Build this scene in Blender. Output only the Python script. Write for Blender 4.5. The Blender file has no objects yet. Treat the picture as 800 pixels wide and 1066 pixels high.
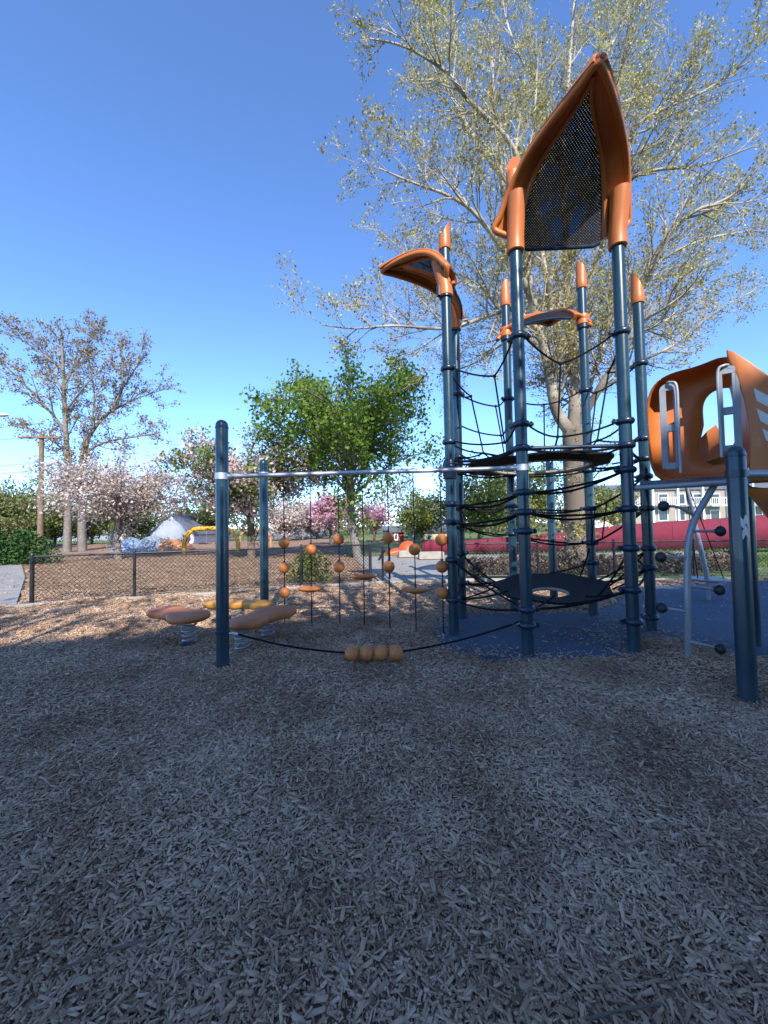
import bpy, math, random
import numpy as np
from mathutils import Vector, Matrix
R = math.radians
PI = math.pi
sc = bpy.context.scene
col = sc.collection

# ---------------------------------------------------------------- camera
CAM_H, PITCH, ROLL, F = 1.42, R(2.0), R(1.05), 400.0      # F in pixels of an 800 px wide frame
cf = Vector((0, math.cos(PITCH), math.sin(PITCH)))
r0, u0 = Vector((1, 0, 0)), Vector((0, -math.sin(PITCH), math.cos(PITCH)))
cr = r0 * math.cos(ROLL) - u0 * math.sin(ROLL)
cu = u0 * math.cos(ROLL) + r0 * math.sin(ROLL)
CAM = Vector((0, 0, CAM_H))
cd = bpy.data.cameras.new("camera"); cam = bpy.data.objects.new("camera", cd); col.objects.link(cam)
cd.sensor_fit = 'HORIZONTAL'; cd.sensor_width = 36; cd.lens = 36 * F / 800
cd.clip_start = 0.05; cd.clip_end = 3000
m3 = Matrix((cr, cu, -cf)).transposed()
cam.matrix_world = Matrix.Translation(CAM) @ m3.to_4x4()
sc.camera = cam

# ---------------------------------------------------------------- sky, sun, exposure
SUN_EL, SUN_AZ = R(37), R(10)                              # the sun stands behind the camera, a little to its right
S = Vector((math.sin(SUN_AZ) * math.cos(SUN_EL), -math.cos(SUN_AZ) * math.cos(SUN_EL), math.sin(SUN_EL)))
w = bpy.data.worlds.new("World"); sc.world = w; w.use_nodes = True
nt = w.node_tree; bg = nt.nodes["Background"]
sky = nt.nodes.new("ShaderNodeTexSky"); sky.sky_type = 'NISHITA'; sky.sun_disc = False
sky.sun_elevation = SUN_EL; sky.sun_rotation = math.atan2(S.x, S.y)
sky.altitude = 0; sky.air_density = 0.6; sky.dust_density = 0.0; sky.ozone_density = 7.5
nt.links.new(sky.outputs[0], bg.inputs[0]); bg.inputs[1].default_value = 0.15
sd = bpy.data.lights.new("sun", 'SUN'); sd.energy = 2.7; sd.angle = R(0.5); sd.color = (1, .96, .90)
so = bpy.data.objects.new("sun", sd); col.objects.link(so)
so.rotation_euler = S.to_track_quat('Z', 'Y').to_euler()
vs = sc.view_settings
vs.view_transform = 'Standard'; vs.look = 'None'; vs.gamma = 1; vs.use_curve_mapping = False
vs.exposure = 1.72
sc.cycles.use_denoising = True
sc.cycles.max_bounces = 6; sc.cycles.transparent_max_bounces = 8

# ---------------------------------------------------------------- pixel -> world helpers
def ray(px, py):
    return cf + cr * ((px - 400) / F) + cu * ((533 - py) / F)
def at(px, py, Y):
    d = ray(px, py); return CAM + d * (Y / d.y)
def gnd(px, py, z=0.0):
    d = ray(px, py); return CAM + d * ((z - CAM_H) / d.z)
def onplane(px, py, A, n):
    d = ray(px, py); return CAM + d * ((A - CAM).dot(n) / d.dot(n))
def hz(px, py, x, y):
    """height at which the vertical through (x, y) shows at image row py"""
    d = ray(px, py); t = y / d.y; return CAM_H + d.z * t

# ---------------------------------------------------------------- materials
def mat(name, color, rough=.6, metal=0, var=.15, scale=8, bump=0, bscale=60, spec=.5, coat=0, c2=None):
    m = bpy.data.materials.new(name); m.use_nodes = True
    n = m.node_tree; p = n.nodes["Principled BSDF"]
    tc = n.nodes.new("ShaderNodeTexCoord")
    nz = n.nodes.new("ShaderNodeTexNoise"); nz.inputs['Scale'].default_value = scale; nz.inputs['Detail'].default_value = 5
    n.links.new(tc.outputs['Object'], nz.inputs['Vector'])
    rp = n.nodes.new("ShaderNodeValToRGB")
    a = [c * (1 - var) for c in color]; b = [min(1, c * (1 + var)) for c in (c2 or color)]
    rp.color_ramp.elements[0].position = .3; rp.color_ramp.elements[1].position = .7
    rp.color_ramp.elements[0].color = (*a, 1); rp.color_ramp.elements[1].color = (*b, 1)
    n.links.new(nz.outputs['Fac'], rp.inputs[0]); n.links.new(rp.outputs[0], p.inputs['Base Color'])
    p.inputs['Roughness'].default_value = rough; p.inputs['Metallic'].default_value = metal
    p.inputs['Specular IOR Level'].default_value = spec
    p.inputs['Coat Weight'].default_value = coat
    mr = n.nodes.new("ShaderNodeMapRange"); mr.inputs[3].default_value = max(0.02, rough - .08); mr.inputs[4].default_value = min(1, rough + .1)
    nz2 = n.nodes.new("ShaderNodeTexNoise"); nz2.inputs['Scale'].default_value = scale * 3.1; nz2.inputs['Detail'].default_value = 6
    n.links.new(tc.outputs['Object'], nz2.inputs['Vector'])
    n.links.new(nz2.outputs['Fac'], mr.inputs[0]); n.links.new(mr.outputs[0], p.inputs['Roughness'])
    if bump:
        nb = n.nodes.new("ShaderNodeTexNoise"); nb.inputs['Scale'].default_value = bscale; nb.inputs['Detail'].default_value = 4
        n.links.new(tc.outputs['Object'], nb.inputs['Vector'])
        bp = n.nodes.new("ShaderNodeBump"); bp.inputs['Strength'].default_value = bump; bp.inputs['Distance'].default_value = .02
        n.links.new(nb.outputs['Fac'], bp.inputs['Height']); n.links.new(bp.outputs[0], p.inputs['Normal'])
    return m

def wear(m, amount, tint, scale):
    n = m.node_tree; p = n.nodes["Principled BSDF"]; old = p.inputs['Base Color'].links[0].from_socket
    g = n.nodes.new("ShaderNodeNewGeometry")
    nz = n.nodes.new("ShaderNodeTexNoise"); nz.inputs['Scale'].default_value = scale; nz.inputs['Detail'].default_value = 8; nz.inputs['Roughness'].default_value = .7
    n.links.new(g.outputs['Position'], nz.inputs['Vector'])
    rp = n.nodes.new("ShaderNodeMapRange"); rp.inputs[1].default_value = .58; rp.inputs[2].default_value = .78; rp.inputs[4].default_value = amount
    n.links.new(nz.outputs['Fac'], rp.inputs[0])
    sp = n.nodes.new("ShaderNodeSeparateXYZ"); n.links.new(g.outputs['Position'], sp.inputs[0])
    ft = n.nodes.new("ShaderNodeMapRange"); ft.inputs[1].default_value = .22; ft.inputs[2].default_value = 0; ft.inputs[4].default_value = .55
    n.links.new(sp.outputs[2], ft.inputs[0])
    ml = n.nodes.new("ShaderNodeMath"); ml.operation = 'MULTIPLY'; n.links.new(ft.outputs[0], ml.inputs[0]); n.links.new(nz.outputs['Fac'], ml.inputs[1])
    ad = n.nodes.new("ShaderNodeMath"); ad.operation = 'ADD'; ad.use_clamp = True; n.links.new(rp.outputs[0], ad.inputs[0]); n.links.new(ml.outputs[0], ad.inputs[1])
    mx = n.nodes.new("ShaderNodeMix"); mx.data_type = 'RGBA'; mx.inputs[7].default_value = (*tint, 1)
    n.links.new(ad.outputs[0], mx.inputs[0]); n.links.new(old, mx.inputs[6]); n.links.new(mx.outputs[2], p.inputs['Base Color'])

def island_mat(name, ramp, rough=.7, trans=0.0, patch=0.0, pscale=.5, spec=.3):
    """each loose piece (leaf, chip, petal) takes its own colour from the ramp"""
    m = bpy.data.materials.new(name); m.use_nodes = True
    n = m.node_tree; p = n.nodes["Principled BSDF"]
    g = n.nodes.new("ShaderNodeNewGeometry"); rp = n.nodes.new("ShaderNodeValToRGB")
    el = rp.color_ramp.elements
    while len(el) < len(ramp): el.new(.5)
    for e, (pos, c) in zip(el, ramp): e.position = pos; e.color = (*c, 1)
    src = g.outputs['Random Per Island']
    if patch:
        nz = n.nodes.new("ShaderNodeTexNoise"); nz.inputs['Scale'].default_value = pscale; nz.inputs['Detail'].default_value = 2
        n.links.new(g.outputs['Position'], nz.inputs['Vector'])
        mx = n.nodes.new("ShaderNodeMix"); mx.inputs[0].default_value = patch
        mr = n.nodes.new("ShaderNodeMapRange"); mr.inputs[1].default_value = .3; mr.inputs[2].default_value = .7
        n.links.new(nz.outputs['Fac'], mr.inputs[0])
        n.links.new(src, mx.inputs[2]); n.links.new(mr.outputs[0], mx.inputs[3]); src = mx.outputs[0]
    n.links.new(src, rp.inputs[0]); n.links.new(rp.outputs[0], p.inputs['Base Color'])
    p.inputs['Roughness'].default_value = rough; p.inputs['Specular IOR Level'].default_value = spec
    if trans:
        t = n.nodes.new("ShaderNodeBsdfTranslucent"); n.links.new(rp.outputs[0], t.inputs[0])
        mix = n.nodes.new("ShaderNodeMixShader"); mix.inputs[0].default_value = trans
        n.links.new(p.outputs[0], mix.inputs[1]); n.links.new(t.outputs[0], mix.inputs[2])
        n.links.new(mix.outputs[0], n.nodes["Material Output"].inputs[0])
    return m

M = {}
M['post'] = mat('blue_post_paint', (.0036, .030, .048), .32, .0, .05, 9, 0, 140, .55, .25)
M['clamp'] = mat('navy_clamp', (.008, .022, .045), .32, 0, .25, 12)
M['orange'] = mat('orange_plastic', (.44, .125, .024), .42, 0, .08, 3, .05, 160, .45)
M['bead'] = mat('orange_bead', (.52, .165, .034), .5, 0, .16, 9, .08, 120)
M['tan'] = mat('tan_plastic', (.44, .14, .045), .55, 0, .14, 6, .06, 120)
M['yellow'] = mat('yellow_plastic', (.62, .27, .045), .45, 0, .1, 6)
M['arch'] = mat('yellow_steel', (.66, .33, .02), .4, 0, .08, 4)
M['steel'] = mat('galvanised_steel', (.52, .52, .53), .5, .75, .1, 14)
M['pipe'] = mat('grey_coated_pipe', (.27, .29, .31), .38, .25, .1, 12)
M['plate'] = mat('grey_plastic_plate', (.20, .215, .24), .45, 0, .08, 10)
M['slot'] = mat('pale_plastic', (.55, .52, .5), .5, 0, .06, 10)
M['rope'] = mat('black_rope', (.006, .006, .007), .8, 0, .4, 60, .3, 300, .2)
M['rubber'] = mat('black_rubber', (.012, .013, .016), .5, 0, .25, 25, .1, 200)
M['membrane'] = mat('dark_membrane', (.006, .007, .009), .75, 0, .3, 12, .15, 200, .2)
M['ringm'] = mat('worn_ring', (.30, .24, .19), .55, 0, .2, 14)
M['fence'] = mat('black_fence_vinyl', (.012, .012, .013), .45, 0, .2, 20)
M['concrete'] = mat('kerb_concrete', (.29, .255, .215), .9, 0, .16, 5, .2, 70)
M['asphalt'] = mat('pale_asphalt', (.235, .225, .215), .9, 0, .14, 2.5, .25, 120)
M['grass'] = mat('lawn_grass', (.055, .115, .018), .9, 0, .35, 3, .4, 60, c2=(.11, .15, .03))
M['maroon'] = mat('maroon_windscreen', (.135, .007, .024), .85, 0, .12, 2, .25, 5)
M['redpl'] = mat('red_orange_plastic', (.62, .08, .02), .45, 0, .1, 4)
M['trunk_grey'] = mat('grey_bark', (.17, .145, .12), .9, 0, .3, 7, .6, 30)
M['trunk_brown'] = mat('brown_bark', (.13, .095, .07), .9, 0, .3, 7, .6, 30)
M['sycamore'] = mat('sycamore_bark', (.13, .098, .066), .85, 0, .35, 1.6, .4, 18, c2=(.40, .34, .255))
def syc_bark(m):
    # brown flaking bark low on the trunk, pale bare bark higher up
    n = m.node_tree; p = n.nodes["Principled BSDF"]; old = p.inputs['Base Color'].links[0].from_socket
    g = n.nodes.new("ShaderNodeNewGeometry"); sp = n.nodes.new("ShaderNodeSeparateXYZ"); n.links.new(g.outputs['Position'], sp.inputs[0])
    nz = n.nodes.new("ShaderNodeTexNoise"); nz.inputs['Scale'].default_value = 1.3; nz.inputs['Detail'].default_value = 5; n.links.new(g.outputs['Position'], nz.inputs['Vector'])
    ml = n.nodes.new("ShaderNodeMath"); ml.operation = 'MULTIPLY_ADD'; ml.inputs[1].default_value = -9; n.links.new(nz.outputs['Fac'], ml.inputs[0]); n.links.new(sp.outputs[2], ml.inputs[2])
    mr = n.nodes.new("ShaderNodeMapRange"); mr.inputs[1].default_value = -1; mr.inputs[2].default_value = 3.2; n.links.new(ml.outputs[0], mr.inputs[0])
    mx = n.nodes.new("ShaderNodeMix"); mx.data_type = 'RGBA'; mx.inputs[6].default_value = (.13, .10, .072, 1)
    n.links.new(mr.outputs[0], mx.inputs[0]); n.links.new(old, mx.inputs[7]); n.links.new(mx.outputs[2], p.inputs['Base Color'])
syc_bark(M['sycamore'])
M['pole'] = mat('weathered_pole', (.17, .115, .07), .9, 0, .25, 6, .4, 30)
M['wallwhite'] = mat('white_siding', (.68, .68, .68), .8, 0, .06, 3)
M['wallgrey'] = mat('grey_siding', (.22, .24, .28), .8, 0, .08, 3)
M['walltan'] = mat('tan_siding', (.27, .225, .185), .8, 0, .1, 3)
M['wallyellow'] = mat('yellow_siding', (.66, .56, .34), .8, 0, .08, 3)
M['wallred'] = mat('red_siding', (.36, .045, .04), .8, 0, .12, 3)
M['brick'] = mat('shade_block_brick', (.58, .48, .38), .9, 0, .2, 6, .3, 40)  # pale wall of the added block, so it bounces light into the shade
M['roofgrey'] = mat('slate_roof', (.11, .115, .13), .85, 0, .2, 5)
M['roofblue'] = mat('violet_roof', (.26, .27, .50), .8, 0, .12, 4)
M['white'] = mat('white_trim', (.75, .75, .74), .6, 0, .05, 4)
M['glass'] = mat('window_glass', (.03, .04, .05), .08, 0, .2, 2)
M['blueplay'] = mat('pale_blue_plastic', (.17, .26, .37), .55, 0, .12, 2)
M['greystone'] = mat('play_stone', (.24, .26, .29), .8, 0, .12, 1.5)
M['paleorange'] = mat('faded_orange_plastic', (.45, .19, .08), .6, 0, .1, 2)
wear(M['post'], .35, (.10, .12, .13), 9); wear(M['clamp'], .3, (.10, .11, .12), 14); wear(M['orange'], .5, (.50, .26, .14), 5)
wear(M['bead'], .5, (.36, .20, .12), 18); wear(M['tan'], .6, (.34, .22, .15), 9); wear(M['yellow'], .5, (.45, .28, .12), 9); wear(M['pipe'], .4, (.36, .33, .30), 12)
M['hedge_dark'] = island_mat('dark_hedge_leaf', [(0, (.018, .05, .012)), (.6, (.035, .09, .02)), (1, (.07, .14, .03))], .6, .25)

def ground_mat():
    m = bpy.data.materials.new('wood_mulch'); m.use_nodes = True
    n = m.node_tree; p = n.nodes["Principled BSDF"]
    g = n.nodes.new("ShaderNodeNewGeometry")
    mp = n.nodes.new("ShaderNodeMapping"); mp.inputs['Rotation'].default_value = (0, 0, .6); mp.inputs['Scale'].default_value = (75, 28, 1)
    n.links.new(g.outputs['Position'], mp.inputs['Vector'])
    nd = n.nodes.new("ShaderNodeTexNoise"); nd.inputs['Scale'].default_value = 3.5
    n.links.new(g.outputs['Position'], nd.inputs['Vector'])
    ad = n.nodes.new("ShaderNodeMix"); ad.data_type = 'VECTOR'; ad.inputs[0].default_value = .06
    vo = n.nodes.new("ShaderNodeTexVoronoi"); vo.inputs['Scale'].default_value = 1; vo.inputs['Randomness'].default_value = 1
    n.links.new(mp.outputs[0], vo.inputs['Vector'])
    rp = n.nodes.new("ShaderNodeValToRGB"); el = rp.color_ramp.elements
    for e, c in zip((el[0], el[1]), ((.13, .085, .055), (.54, .37, .245))): e.color = (*c, 1)
    x = el.new(.6); x.color = (.34, .22, .145, 1)
    sep = n.nodes.new("ShaderNodeSeparateColor"); n.links.new(vo.outputs['Color'], sep.inputs[0])
    n.links.new(sep.outputs[0], rp.inputs[0])
    big = n.nodes.new("ShaderNodeTexNoise"); big.inputs['Scale'].default_value = .9; big.inputs['Detail'].default_value = 6
    n.links.new(g.outputs['Position'], big.inputs['Vector'])
    rb = n.nodes.new("ShaderNodeValToRGB"); rb.color_ramp.elements[0].position = .3; rb.color_ramp.elements[1].position = .7
    rb.color_ramp.elements[0].color = (.62, .58, .55, 1); rb.color_ramp.elements[1].color = (1.15, 1.1, 1.05, 1)
    n.links.new(big.outputs['Fac'], rb.inputs[0])
    mx = n.nodes.new("ShaderNodeMix"); mx.data_type = 'RGBA'; mx.blend_type = 'MULTIPLY'; mx.inputs[0].default_value = 1
    n.links.new(rp.outputs[0], mx.inputs[6]); n.links.new(rb.outputs[0], mx.inputs[7])
    n.links.new(mx.outputs[2], p.inputs['Base Color']); p.inputs['Roughness'].default_value = .95; p.inputs['Specular IOR Level'].default_value = .2
    bp = n.nodes.new("ShaderNodeBump"); bp.inputs['Strength'].default_value = .8; bp.inputs['Distance'].default_value = .02
    n.links.new(sep.outputs[1], bp.inputs['Height']); n.links.new(bp.outputs[0], p.inputs['Normal'])
    return m
M['mulch'] = ground_mat()

def rubber_mat():
    m = mat('blue_safety_rubber', (.050, .085, .130), .85, 0, .12, 1.2, .5, 240)
    n = m.node_tree; p = n.nodes["Principled BSDF"]; old = p.inputs['Base Color'].links[0].from_socket
    g = n.nodes.new("ShaderNodeNewGeometry")
    vo = n.nodes.new("ShaderNodeTexVoronoi"); vo.inputs['Scale'].default_value = 160
    n.links.new(g.outputs['Position'], vo.inputs['Vector'])
    sep = n.nodes.new("ShaderNodeSeparateColor"); n.links.new(vo.outputs['Color'], sep.inputs[0])
    mr = n.nodes.new("ShaderNodeMapRange"); mr.inputs[3].default_value = .7; mr.inputs[4].default_value = 1.3
    n.links.new(sep.outputs[0], mr.inputs[0])
    mx = n.nodes.new("ShaderNodeMix"); mx.data_type = 'RGBA'; mx.blend_type = 'MULTIPLY'; mx.inputs[0].default_value = 1
    n.links.new(old, mx.inputs[6]); n.links.new(mr.outputs[0], mx.inputs[7]); n.links.new(mx.outputs[2], p.inputs['Base Color'])
    return m
M['rubberblue'] = rubber_mat()

def perforated():
    m = bpy.data.materials.new('perforated_dark_panel'); m.use_nodes = True
    n = m.node_tree; p = n.nodes["Principled BSDF"]
    p.inputs['Base Color'].default_value = (.011, .009, .013, 1); p.inputs['Roughness'].default_value = .8; p.inputs['Specular IOR Level'].default_value = .15
    uv = n.nodes.new("ShaderNodeUVMap")
    mp = n.nodes.new("ShaderNodeMapping"); mp.inputs['Scale'].default_value = (46, 46, 1); mp.inputs['Rotation'].default_value = (0, 0, R(45))
    n.links.new(uv.outputs[0], mp.inputs[0])
    fr = n.nodes.new("ShaderNodeVectorMath"); fr.operation = 'FRACTION'; n.links.new(mp.outputs[0], fr.inputs[0])
    ds = n.nodes.new("ShaderNodeVectorMath"); ds.operation = 'DISTANCE'; ds.inputs[1].default_value = (.5, .5, 0)
    n.links.new(fr.outputs[0], ds.inputs[0])
    lt = n.nodes.new("ShaderNodeMath"); lt.operation = 'LESS_THAN'; lt.inputs[1].default_value = .16
    n.links.new(ds.outputs['Value'], lt.inputs[0])
    tr = n.nodes.new("ShaderNodeBsdfTransparent"); mx = n.nodes.new("ShaderNodeMixShader")
    n.links.new(lt.outputs[0], mx.inputs[0]); n.links.new(p.outputs[0], mx.inputs[1]); n.links.new(tr.outputs[0], mx.inputs[2])
    n.links.new(mx.outputs[0], n.nodes["Material Output"].inputs[0])
    return m
M['perforated'] = perforated()

M['chip'] = island_mat('wood_chip', [(0, (.12, .073, .045)), (.3, (.34, .215, .132)), (.62, (.52, .352, .232)), (.9, (.65, .465, .32)), (1, (.74, .58, .43))], .9, 0, .48, 1.5, .15)
M['litter'] = island_mat('dry_leaf_litter', [(0, (.07, .042, .025)), (.35, (.20, .13, .08)), (.7, (.36, .25, .16)), (1, (.55, .43, .31))], .9, 0, .3, .8, .15)
M['syc_leaf'] = island_mat('young_sycamore_leaf', [(0, (.20, .15, .06)), (.5, (.38, .33, .10)), (1, (.54, .49, .15))], .7, .3, .35, .35)
M['maple_leaf'] = island_mat('maple_leaf', [(0, (.05, .10, .010)), (.5, (.12, .21, .02)), (.85, (.20, .30, .035)), (1, (.30, .30, .07))], .6, .42, .3, .6)
M['brown_leaf'] = island_mat('brown_bud_leaf', [(0, (.16, .11, .06)), (.5, (.26, .19, .10)), (1, (.34, .29, .13))], .7, .3, .2, .5)
M['blossom'] = island_mat('pale_pink_blossom', [(0, (.16, .15, .07)), (.3, (.42, .33, .28)), (.7, (.60, .50, .45)), (1, (.72, .64, .59))], .7, .3, .2, .7)
M['blossom_mix'] = island_mat('blossom_and_leaf', [(0, (.06, .12, .02)), (.45, (.13, .19, .04)), (.55, (.55, .40, .38)), (1, (.74, .62, .58))], .7, .3, .6, .9)
M['pink'] = island_mat('deep_pink_blossom', [(0, (.36, .17, .22)), (.6, (.58, .32, .38)), (1, (.72, .50, .54))], .7, .3, .2, .7)
M['pale_leaf'] = island_mat('yellow_green_leaf', [(0, (.10, .13, .025)), (.5, (.19, .23, .045)), (1, (.30, .32, .09))], .7, .35, .3, .5)
M['mid_leaf'] = island_mat('mid_green_leaf', [(0, (.08, .10, .03)), (.5, (.155, .18, .05)), (1, (.25, .26, .10))], .7, .3, .3, .5)
M['woods'] = island_mat('spring_woods_leaf', [(0, (.07, .075, .03)), (.4, (.15, .15, .055)), (.7, (.20, .17, .10)), (1, (.24, .25, .09))], .8, .25, .55, .09)
M['dry_brush'] = island_mat('dry_brush', [(0, (.05, .038, .028)), (.5, (.12, .085, .06)), (1, (.24, .18, .12))], .9, 0, .2, 1)
M['tuft'] = island_mat('grass_blade', [(0, (.05, .10, .012)), (.6, (.10, .17, .025)), (1, (.19, .22, .05))], .8, .3, .3, .5)

# ---------------------------------------------------------------- mesh builder
class MB:
    def __init__(s): s.v = []; s.f = []
    def add(s, vs_, fs):
        k = len(s.v); s.v += [tuple(v) for v in vs_]; s.f += [tuple(i + k for i in f) for f in fs]
    def box(s, c, size, rz=0.0, bev=0.0, rot=None):
        hx, hy, hz_ = size[0] / 2, size[1] / 2, size[2] / 2
        b = min(bev, hx * .9, hy * .9, hz_ * .9)
        q = rot or Matrix.Rotation(rz, 3, 'Z')
        c = Vector(c)
        if b <= 0:
            P = [Vector((x, y, z)) for z in (-hz_, hz_) for x, y in ((-hx, -hy), (hx, -hy), (hx, hy), (-hx, hy))]
            s.add([c + q @ p for p in P], [(3, 2, 1, 0), (4, 5, 6, 7), (0, 1, 5, 4), (1, 2, 6, 5), (2, 3, 7, 6), (3, 0, 4, 7)]); return
        rings = []
        for z, ins in ((-hz_, b), (-hz_ + b, 0), (hz_ - b, 0), (hz_, b)):
            X, Y = hx - ins, hy - ins
            rings.append([(-X + b, -Y, z), (X - b, -Y, z), (X, -Y + b, z), (X, Y - b, z), (X - b, Y, z), (-X + b, Y, z), (-X, Y - b, z), (-X, -Y + b, z)])
        s.loft([[c + q @ Vector(p) for p in r] for r in rings], True, True)
    def loft(s, rings, cap0=False, cap1=False, closed=True):
        n = len(rings[0]); vs_ = [p for r in rings for p in r]; fs = []
        for i in range(len(rings) - 1):
            for j in range(n if closed else n - 1):
                k = (j + 1) % n
                fs.append((i * n + j, i * n + k, (i + 1) * n + k, (i + 1) * n + j))
        if cap0: fs.append(tuple(range(n - 1, -1, -1)))
        if cap1: fs.append(tuple((len(rings) - 1) * n + j for j in range(n)))
        s.add(vs_, fs)
    def tube(s, pts, rad, sides=8, caps=True):
        pts = [Vector(p) for p in pts]; n = len(pts)
        rr = rad if hasattr(rad, '__len__') else [rad] * n
        t0 = (pts[1] - pts[0]).normalized()
        a = t0.orthogonal().normalized(); rings = []
        for i in range(n):
            t = (pts[min(i + 1, n - 1)] - pts[max(i - 1, 0)])
            t = t.normalized() if t.length > 1e-9 else t0
            a = (a - t * a.dot(t)); a = a.normalized() if a.length > 1e-6 else t.orthogonal().normalized()
            b = t.cross(a)
            rings.append([pts[i] + (a * math.cos(2 * PI * j / sides) + b * math.sin(2 * PI * j / sides)) * rr[i] for j in range(sides)])
        s.loft(rings, caps, caps)
    def lathe(s, c, prof, sides=20, axis=None, caps=True):
        c = Vector(c); q = axis.to_track_quat('Z', 'Y').to_matrix() if axis else Matrix.Identity(3)
        s.loft([[c + q @ Vector((r * math.cos(2 * PI * j / sides), r * math.sin(2 * PI * j / sides), z)) for j in range(sides)] for r, z in prof], caps, caps)
    def ball(s, c, r, seg=20, rings=12, sc_=(1, 1, 1)):
        c = Vector(c); pr = []
        for i in range(rings + 1):
            th = PI * i / rings
            pr.append((max(1e-4, math.sin(th)) * r, -math.cos(th) * r))
        s.loft([[c + Vector((q * math.cos(2 * PI * j / seg) * sc_[0], q * math.sin(2 * PI * j / seg) * sc_[1], z * sc_[2])) for j in range(seg)] for q, z in pr], True, True)
    def prism(s, poly, n, th):
        """polygon of 3-D points extruded along n by th"""
        k = len(poly); n = Vector(n)
        s.add([Vector(p) for p in poly] + [Vector(p) + n * th for p in poly],
              [tuple(range(k - 1, -1, -1)), tuple(range(k, 2 * k))] + [(i, (i + 1) % k, k + (i + 1) % k, k + i) for i in range(k)])
    def build(s, name, m, parent=None, smooth=True, angle=40):
        off = wloc(parent) if parent else Vector((0, 0, 0))
        me = bpy.data.meshes.new(name); me.from_pydata([tuple(Vector(v) - off) for v in s.v], [], s.f); me.materials.append(m)
        import bmesh
        bm = bmesh.new(); bm.from_mesh(me); bmesh.ops.recalc_face_normals(bm, faces=bm.faces); bm.to_mesh(me); bm.free()
        if smooth:
            me.shade_smooth(); me.set_sharp_from_angle(angle=R(angle))
        o = bpy.data.objects.new(name, me); col.objects.link(o)
        if parent: o.parent = parent
        return o
def wloc(o):
    v = Vector((0, 0, 0))
    while o: v += o.location; o = o.parent
    return v
def tag(o, label=None, cat=None, group=None, kind=None):
    if label: o['label'] = label
    if cat: o['category'] = cat
    if group: o['group'] = group
    if kind: o['kind'] = kind
    return o
def thing(name, loc, label, cat, group=None):
    o = bpy.data.objects.new(name, None); col.objects.link(o); o.location = loc; o.empty_display_size = .2
    return tag(o, label, cat, group)
def raw_mesh(name, V, Fc, m, parent=None, smooth=False):
    """V (n,3) array, Fc (k,4) quads"""
    off = wloc(parent) if parent else Vector((0, 0, 0))
    V = np.asarray(V, dtype=np.float32) - np.array(off, dtype=np.float32); Fc = np.asarray(Fc, dtype=np.int32)
    me = bpy.data.meshes.new(name); me.vertices.add(len(V)); me.vertices.foreach_set('co', V.ravel())
    me.loops.add(Fc.size); me.loops.foreach_set('vertex_index', Fc.ravel())
    me.polygons.add(len(Fc)); me.polygons.foreach_set('loop_start', np.arange(0, Fc.size, 4, dtype=np.int32))
    me.update(calc_edges=True); me.materials.append(m)
    if smooth: me.shade_smooth()
    o = bpy.data.objects.new(name, me); col.objects.link(o)
    if parent: o.parent = parent
    return o
def sag(a, b, d, n=10):
    a, b = Vector(a), Vector(b)
    return [a.lerp(b, i / n) - Vector((0, 0, d * 4 * (i / n) * (1 - i / n))) for i in range(n + 1)]
def smoothpts(pts, n=6):
    """Catmull-Rom through the points"""
    P = [Vector(p) for p in pts]; out = []
    for i in range(len(P) - 1):
        p0, p1, p2, p3 = P[max(i - 1, 0)], P[i], P[i + 1], P[min(i + 2, len(P) - 1)]
        for k in range(n):
            t = k / n
            out.append(.5 * ((2 * p1) + (p2 - p0) * t + (2 * p0 - 5 * p1 + 4 * p2 - p3) * t * t + (3 * p1 - p0 - 3 * p2 + p3) * t ** 3))
    out.append(P[-1]); return out

# ================================================================ GROUND
rub_poly = [(.62, 4.75), (.72, 4.35), (1.05, 4.1), (1.7, 4.02), (2.4, 4.0), (2.75, 4.28), (3.0, 4.65), (3.4, 4.5), (3.55, 3.95), (4.2, 3.8), (6.5, 4.0), (9.5, 4.8), (9.5, 8.9), (5.2, 8.3), (4.2, 7.0), (3.4, 6.25), (2.2, 6.1), (1.3, 6.2), (.75, 5.8)]
RP = np.array(rub_poly)
def inside(x, y, poly=RP):
    x = np.asarray(x, float); y = np.asarray(y, float); r = np.zeros(x.shape, bool); j = len(poly) - 1
    for i in range(len(poly)):
        xi, yi, xj, yj = *poly[i], *poly[j]
        c = ((yi > y) != (yj > y)) & (x < (xj - xi) * (y - yi) / (yj - yi + 1e-12) + xi); r ^= c; j = i
    return r
def hgt(x, y):
    return (.016 * np.sin(1.7 * x + .6 * y + .4) + .014 * np.sin(-1.1 * x + 2.3 * y + 1.9) + .012 * np.sin(3.1 * x + 2.7 * y) + .008 * np.sin(5.3 * x - 4.1 * y + 2.2)
            + .006 * np.sin(9.1 * x + 3.3 * y) - .05 * np.exp(-(((x - .1) / .45) ** 2 + ((y - 2.15) / .3) ** 2)) - .035 * np.exp(-(((x - .9) / .4) ** 2 + ((y - 1.75) / .25) ** 2))) + .012
def grid_sheet(name, x0, x1, y0, y1, nx, ny, zf, m):
    X, Y = np.meshgrid(np.linspace(x0, x1, nx), np.linspace(y0, y1, ny)); Z = zf(X, Y)
    V = np.stack([X, Y, Z], -1).reshape(-1, 3)
    i = np.arange(nx * ny).reshape(ny, nx)
    Fc = np.stack([i[:-1, :-1], i[:-1, 1:], i[1:, 1:], i[1:, :-1]], -1).reshape(-1, 4)
    return raw_mesh(name, V, Fc, m, None, True)
g = grid_sheet('ground', -500, 500, -300, 900, 3, 3, lambda x, y: x * 0 - .10, M['grass']); g['kind'] = 'structure'
def mz(x, y):
    return np.where(inside(x, y), -.06, hgt(x, y)) * np.where(y > 9, .3, 1)
g = grid_sheet('mulch_bed', -16, 12, -2, 9.2, 281, 113, mz, M['mulch']); g['kind'] = 'structure'
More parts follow.
